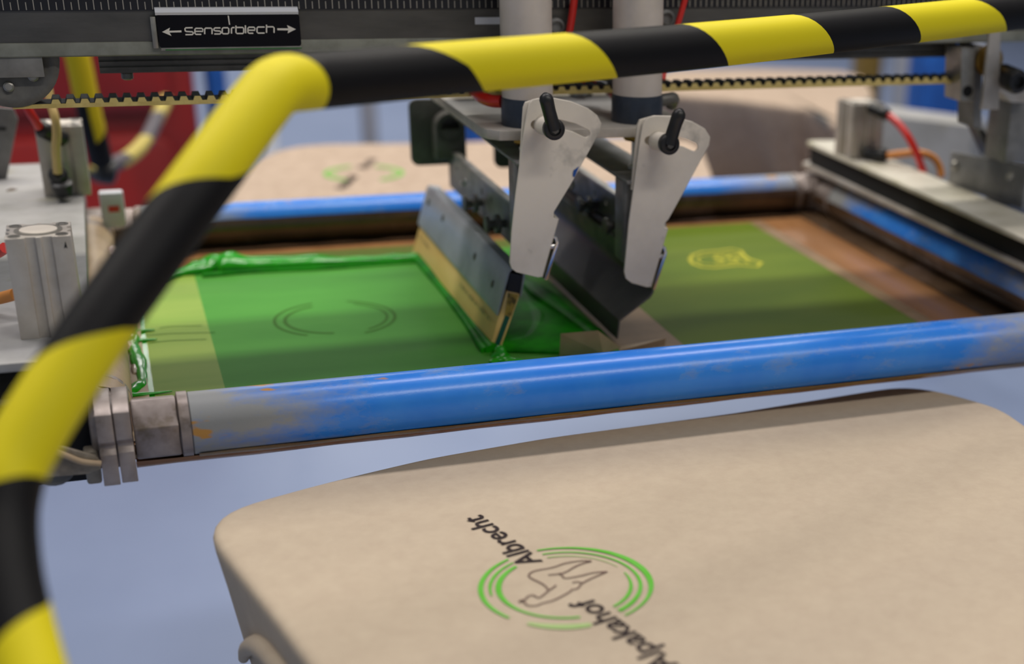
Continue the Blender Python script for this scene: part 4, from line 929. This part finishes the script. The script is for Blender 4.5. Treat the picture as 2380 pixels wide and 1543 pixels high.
# ------------------------------------------------------------------ small marks and supports
SQC = bpy.data.objects['squeegee_carrier']
mk = [P(u, v, y=YBR - .0006) for u, v in ((1331, 408), (1333, 396), (1340, 391), (1346, 386), (1339, 404), (1335, 412))]
MB().add(mk, [tuple(range(6))]).build('pen_mark', 'bluepost', SQC, label='small blue pen mark on the bracket edge', smooth=False)
for v in (247, 252): MB().ribbon([P(1371, v, z=.1654), P(1393, v + 1, z=.1654)], .0012).build('scribed_line', 'dark_metal', CA, smooth=False)
for c in bpy.data.objects:
    if c.name.startswith('clamp_cylinder') and c.get('label', '').startswith('pale grooved'):
        q = [P(u, v, y=.0307) for u, v in ((149, 578), (152, 560), (157, 578), (153, 574))]
        MB().add(q, [(0, 1, 2, 3)]).build('black_mark', 'black_matt', c, smooth=False)
for a, b in (((300, 779), (500, 772)), ((305, 797), (480, 788)), ((330, 762), (470, 756))):
    MB().ribbon(smoothpath([P(a[0] + 40, a[1], z=ZM + .0009), P((a[0] + b[0]) / 2, (a[1] + b[1]) / 2 - 1, z=ZM + .0009), P(b[0], b[1], z=ZM + .0009)], 4), .0011).build('ink_line', 'ring_mark', INK, smooth=False)
LE = thing('end_bracket', 'dull grey upright end bracket behind the belt pulley', 'bracket', tuple(P(5, 470, y=.56)))
MB().prism(xz([(-60, 245), (30, 252), (42, 278), (34, 320), (14, 425), (4, 500), (-60, 510)], .56), 'y', .56, .565).build('bracket_plate', 'grey_metal', LE, bevel=.0008)
MB().prism(xz([(-60, 296), (14, 296), (14, 302), (-60, 302)], .559), 'y', .557, .56).build('bracket_seam', 'black_matt', LE)
hose([P(-30, 520, y=.50), P(10, 470, y=.50), P(34, 452, y=.51), P(44, 480, y=.52), P(40, 520, y=.53)], .006, 'tape_dark', 'brown cable loop at the end of the left clamp bar', name='cable')
PC = thing('press_column', 'grey machine column carrying the inner end of the beam', 'column', (1.09, .28, FLOOR_Z))
MB().prism(rrect(1.03, .225, 1.14, .336, .01), 'z', FLOOR_Z, P(0, 135, y=YB).z).build('column_post', 'greyp', PC, bevel=.002)
MB().box((.98, .17, FLOOR_Z), (1.19, .39, FLOOR_Z + .015)).build('foot_plate', 'greyp', PC, bevel=.002)
MB().box((.84, .26, .02), (1.03, .30, .05)).build('bar_arm', 'greyp', PC, bevel=.002)
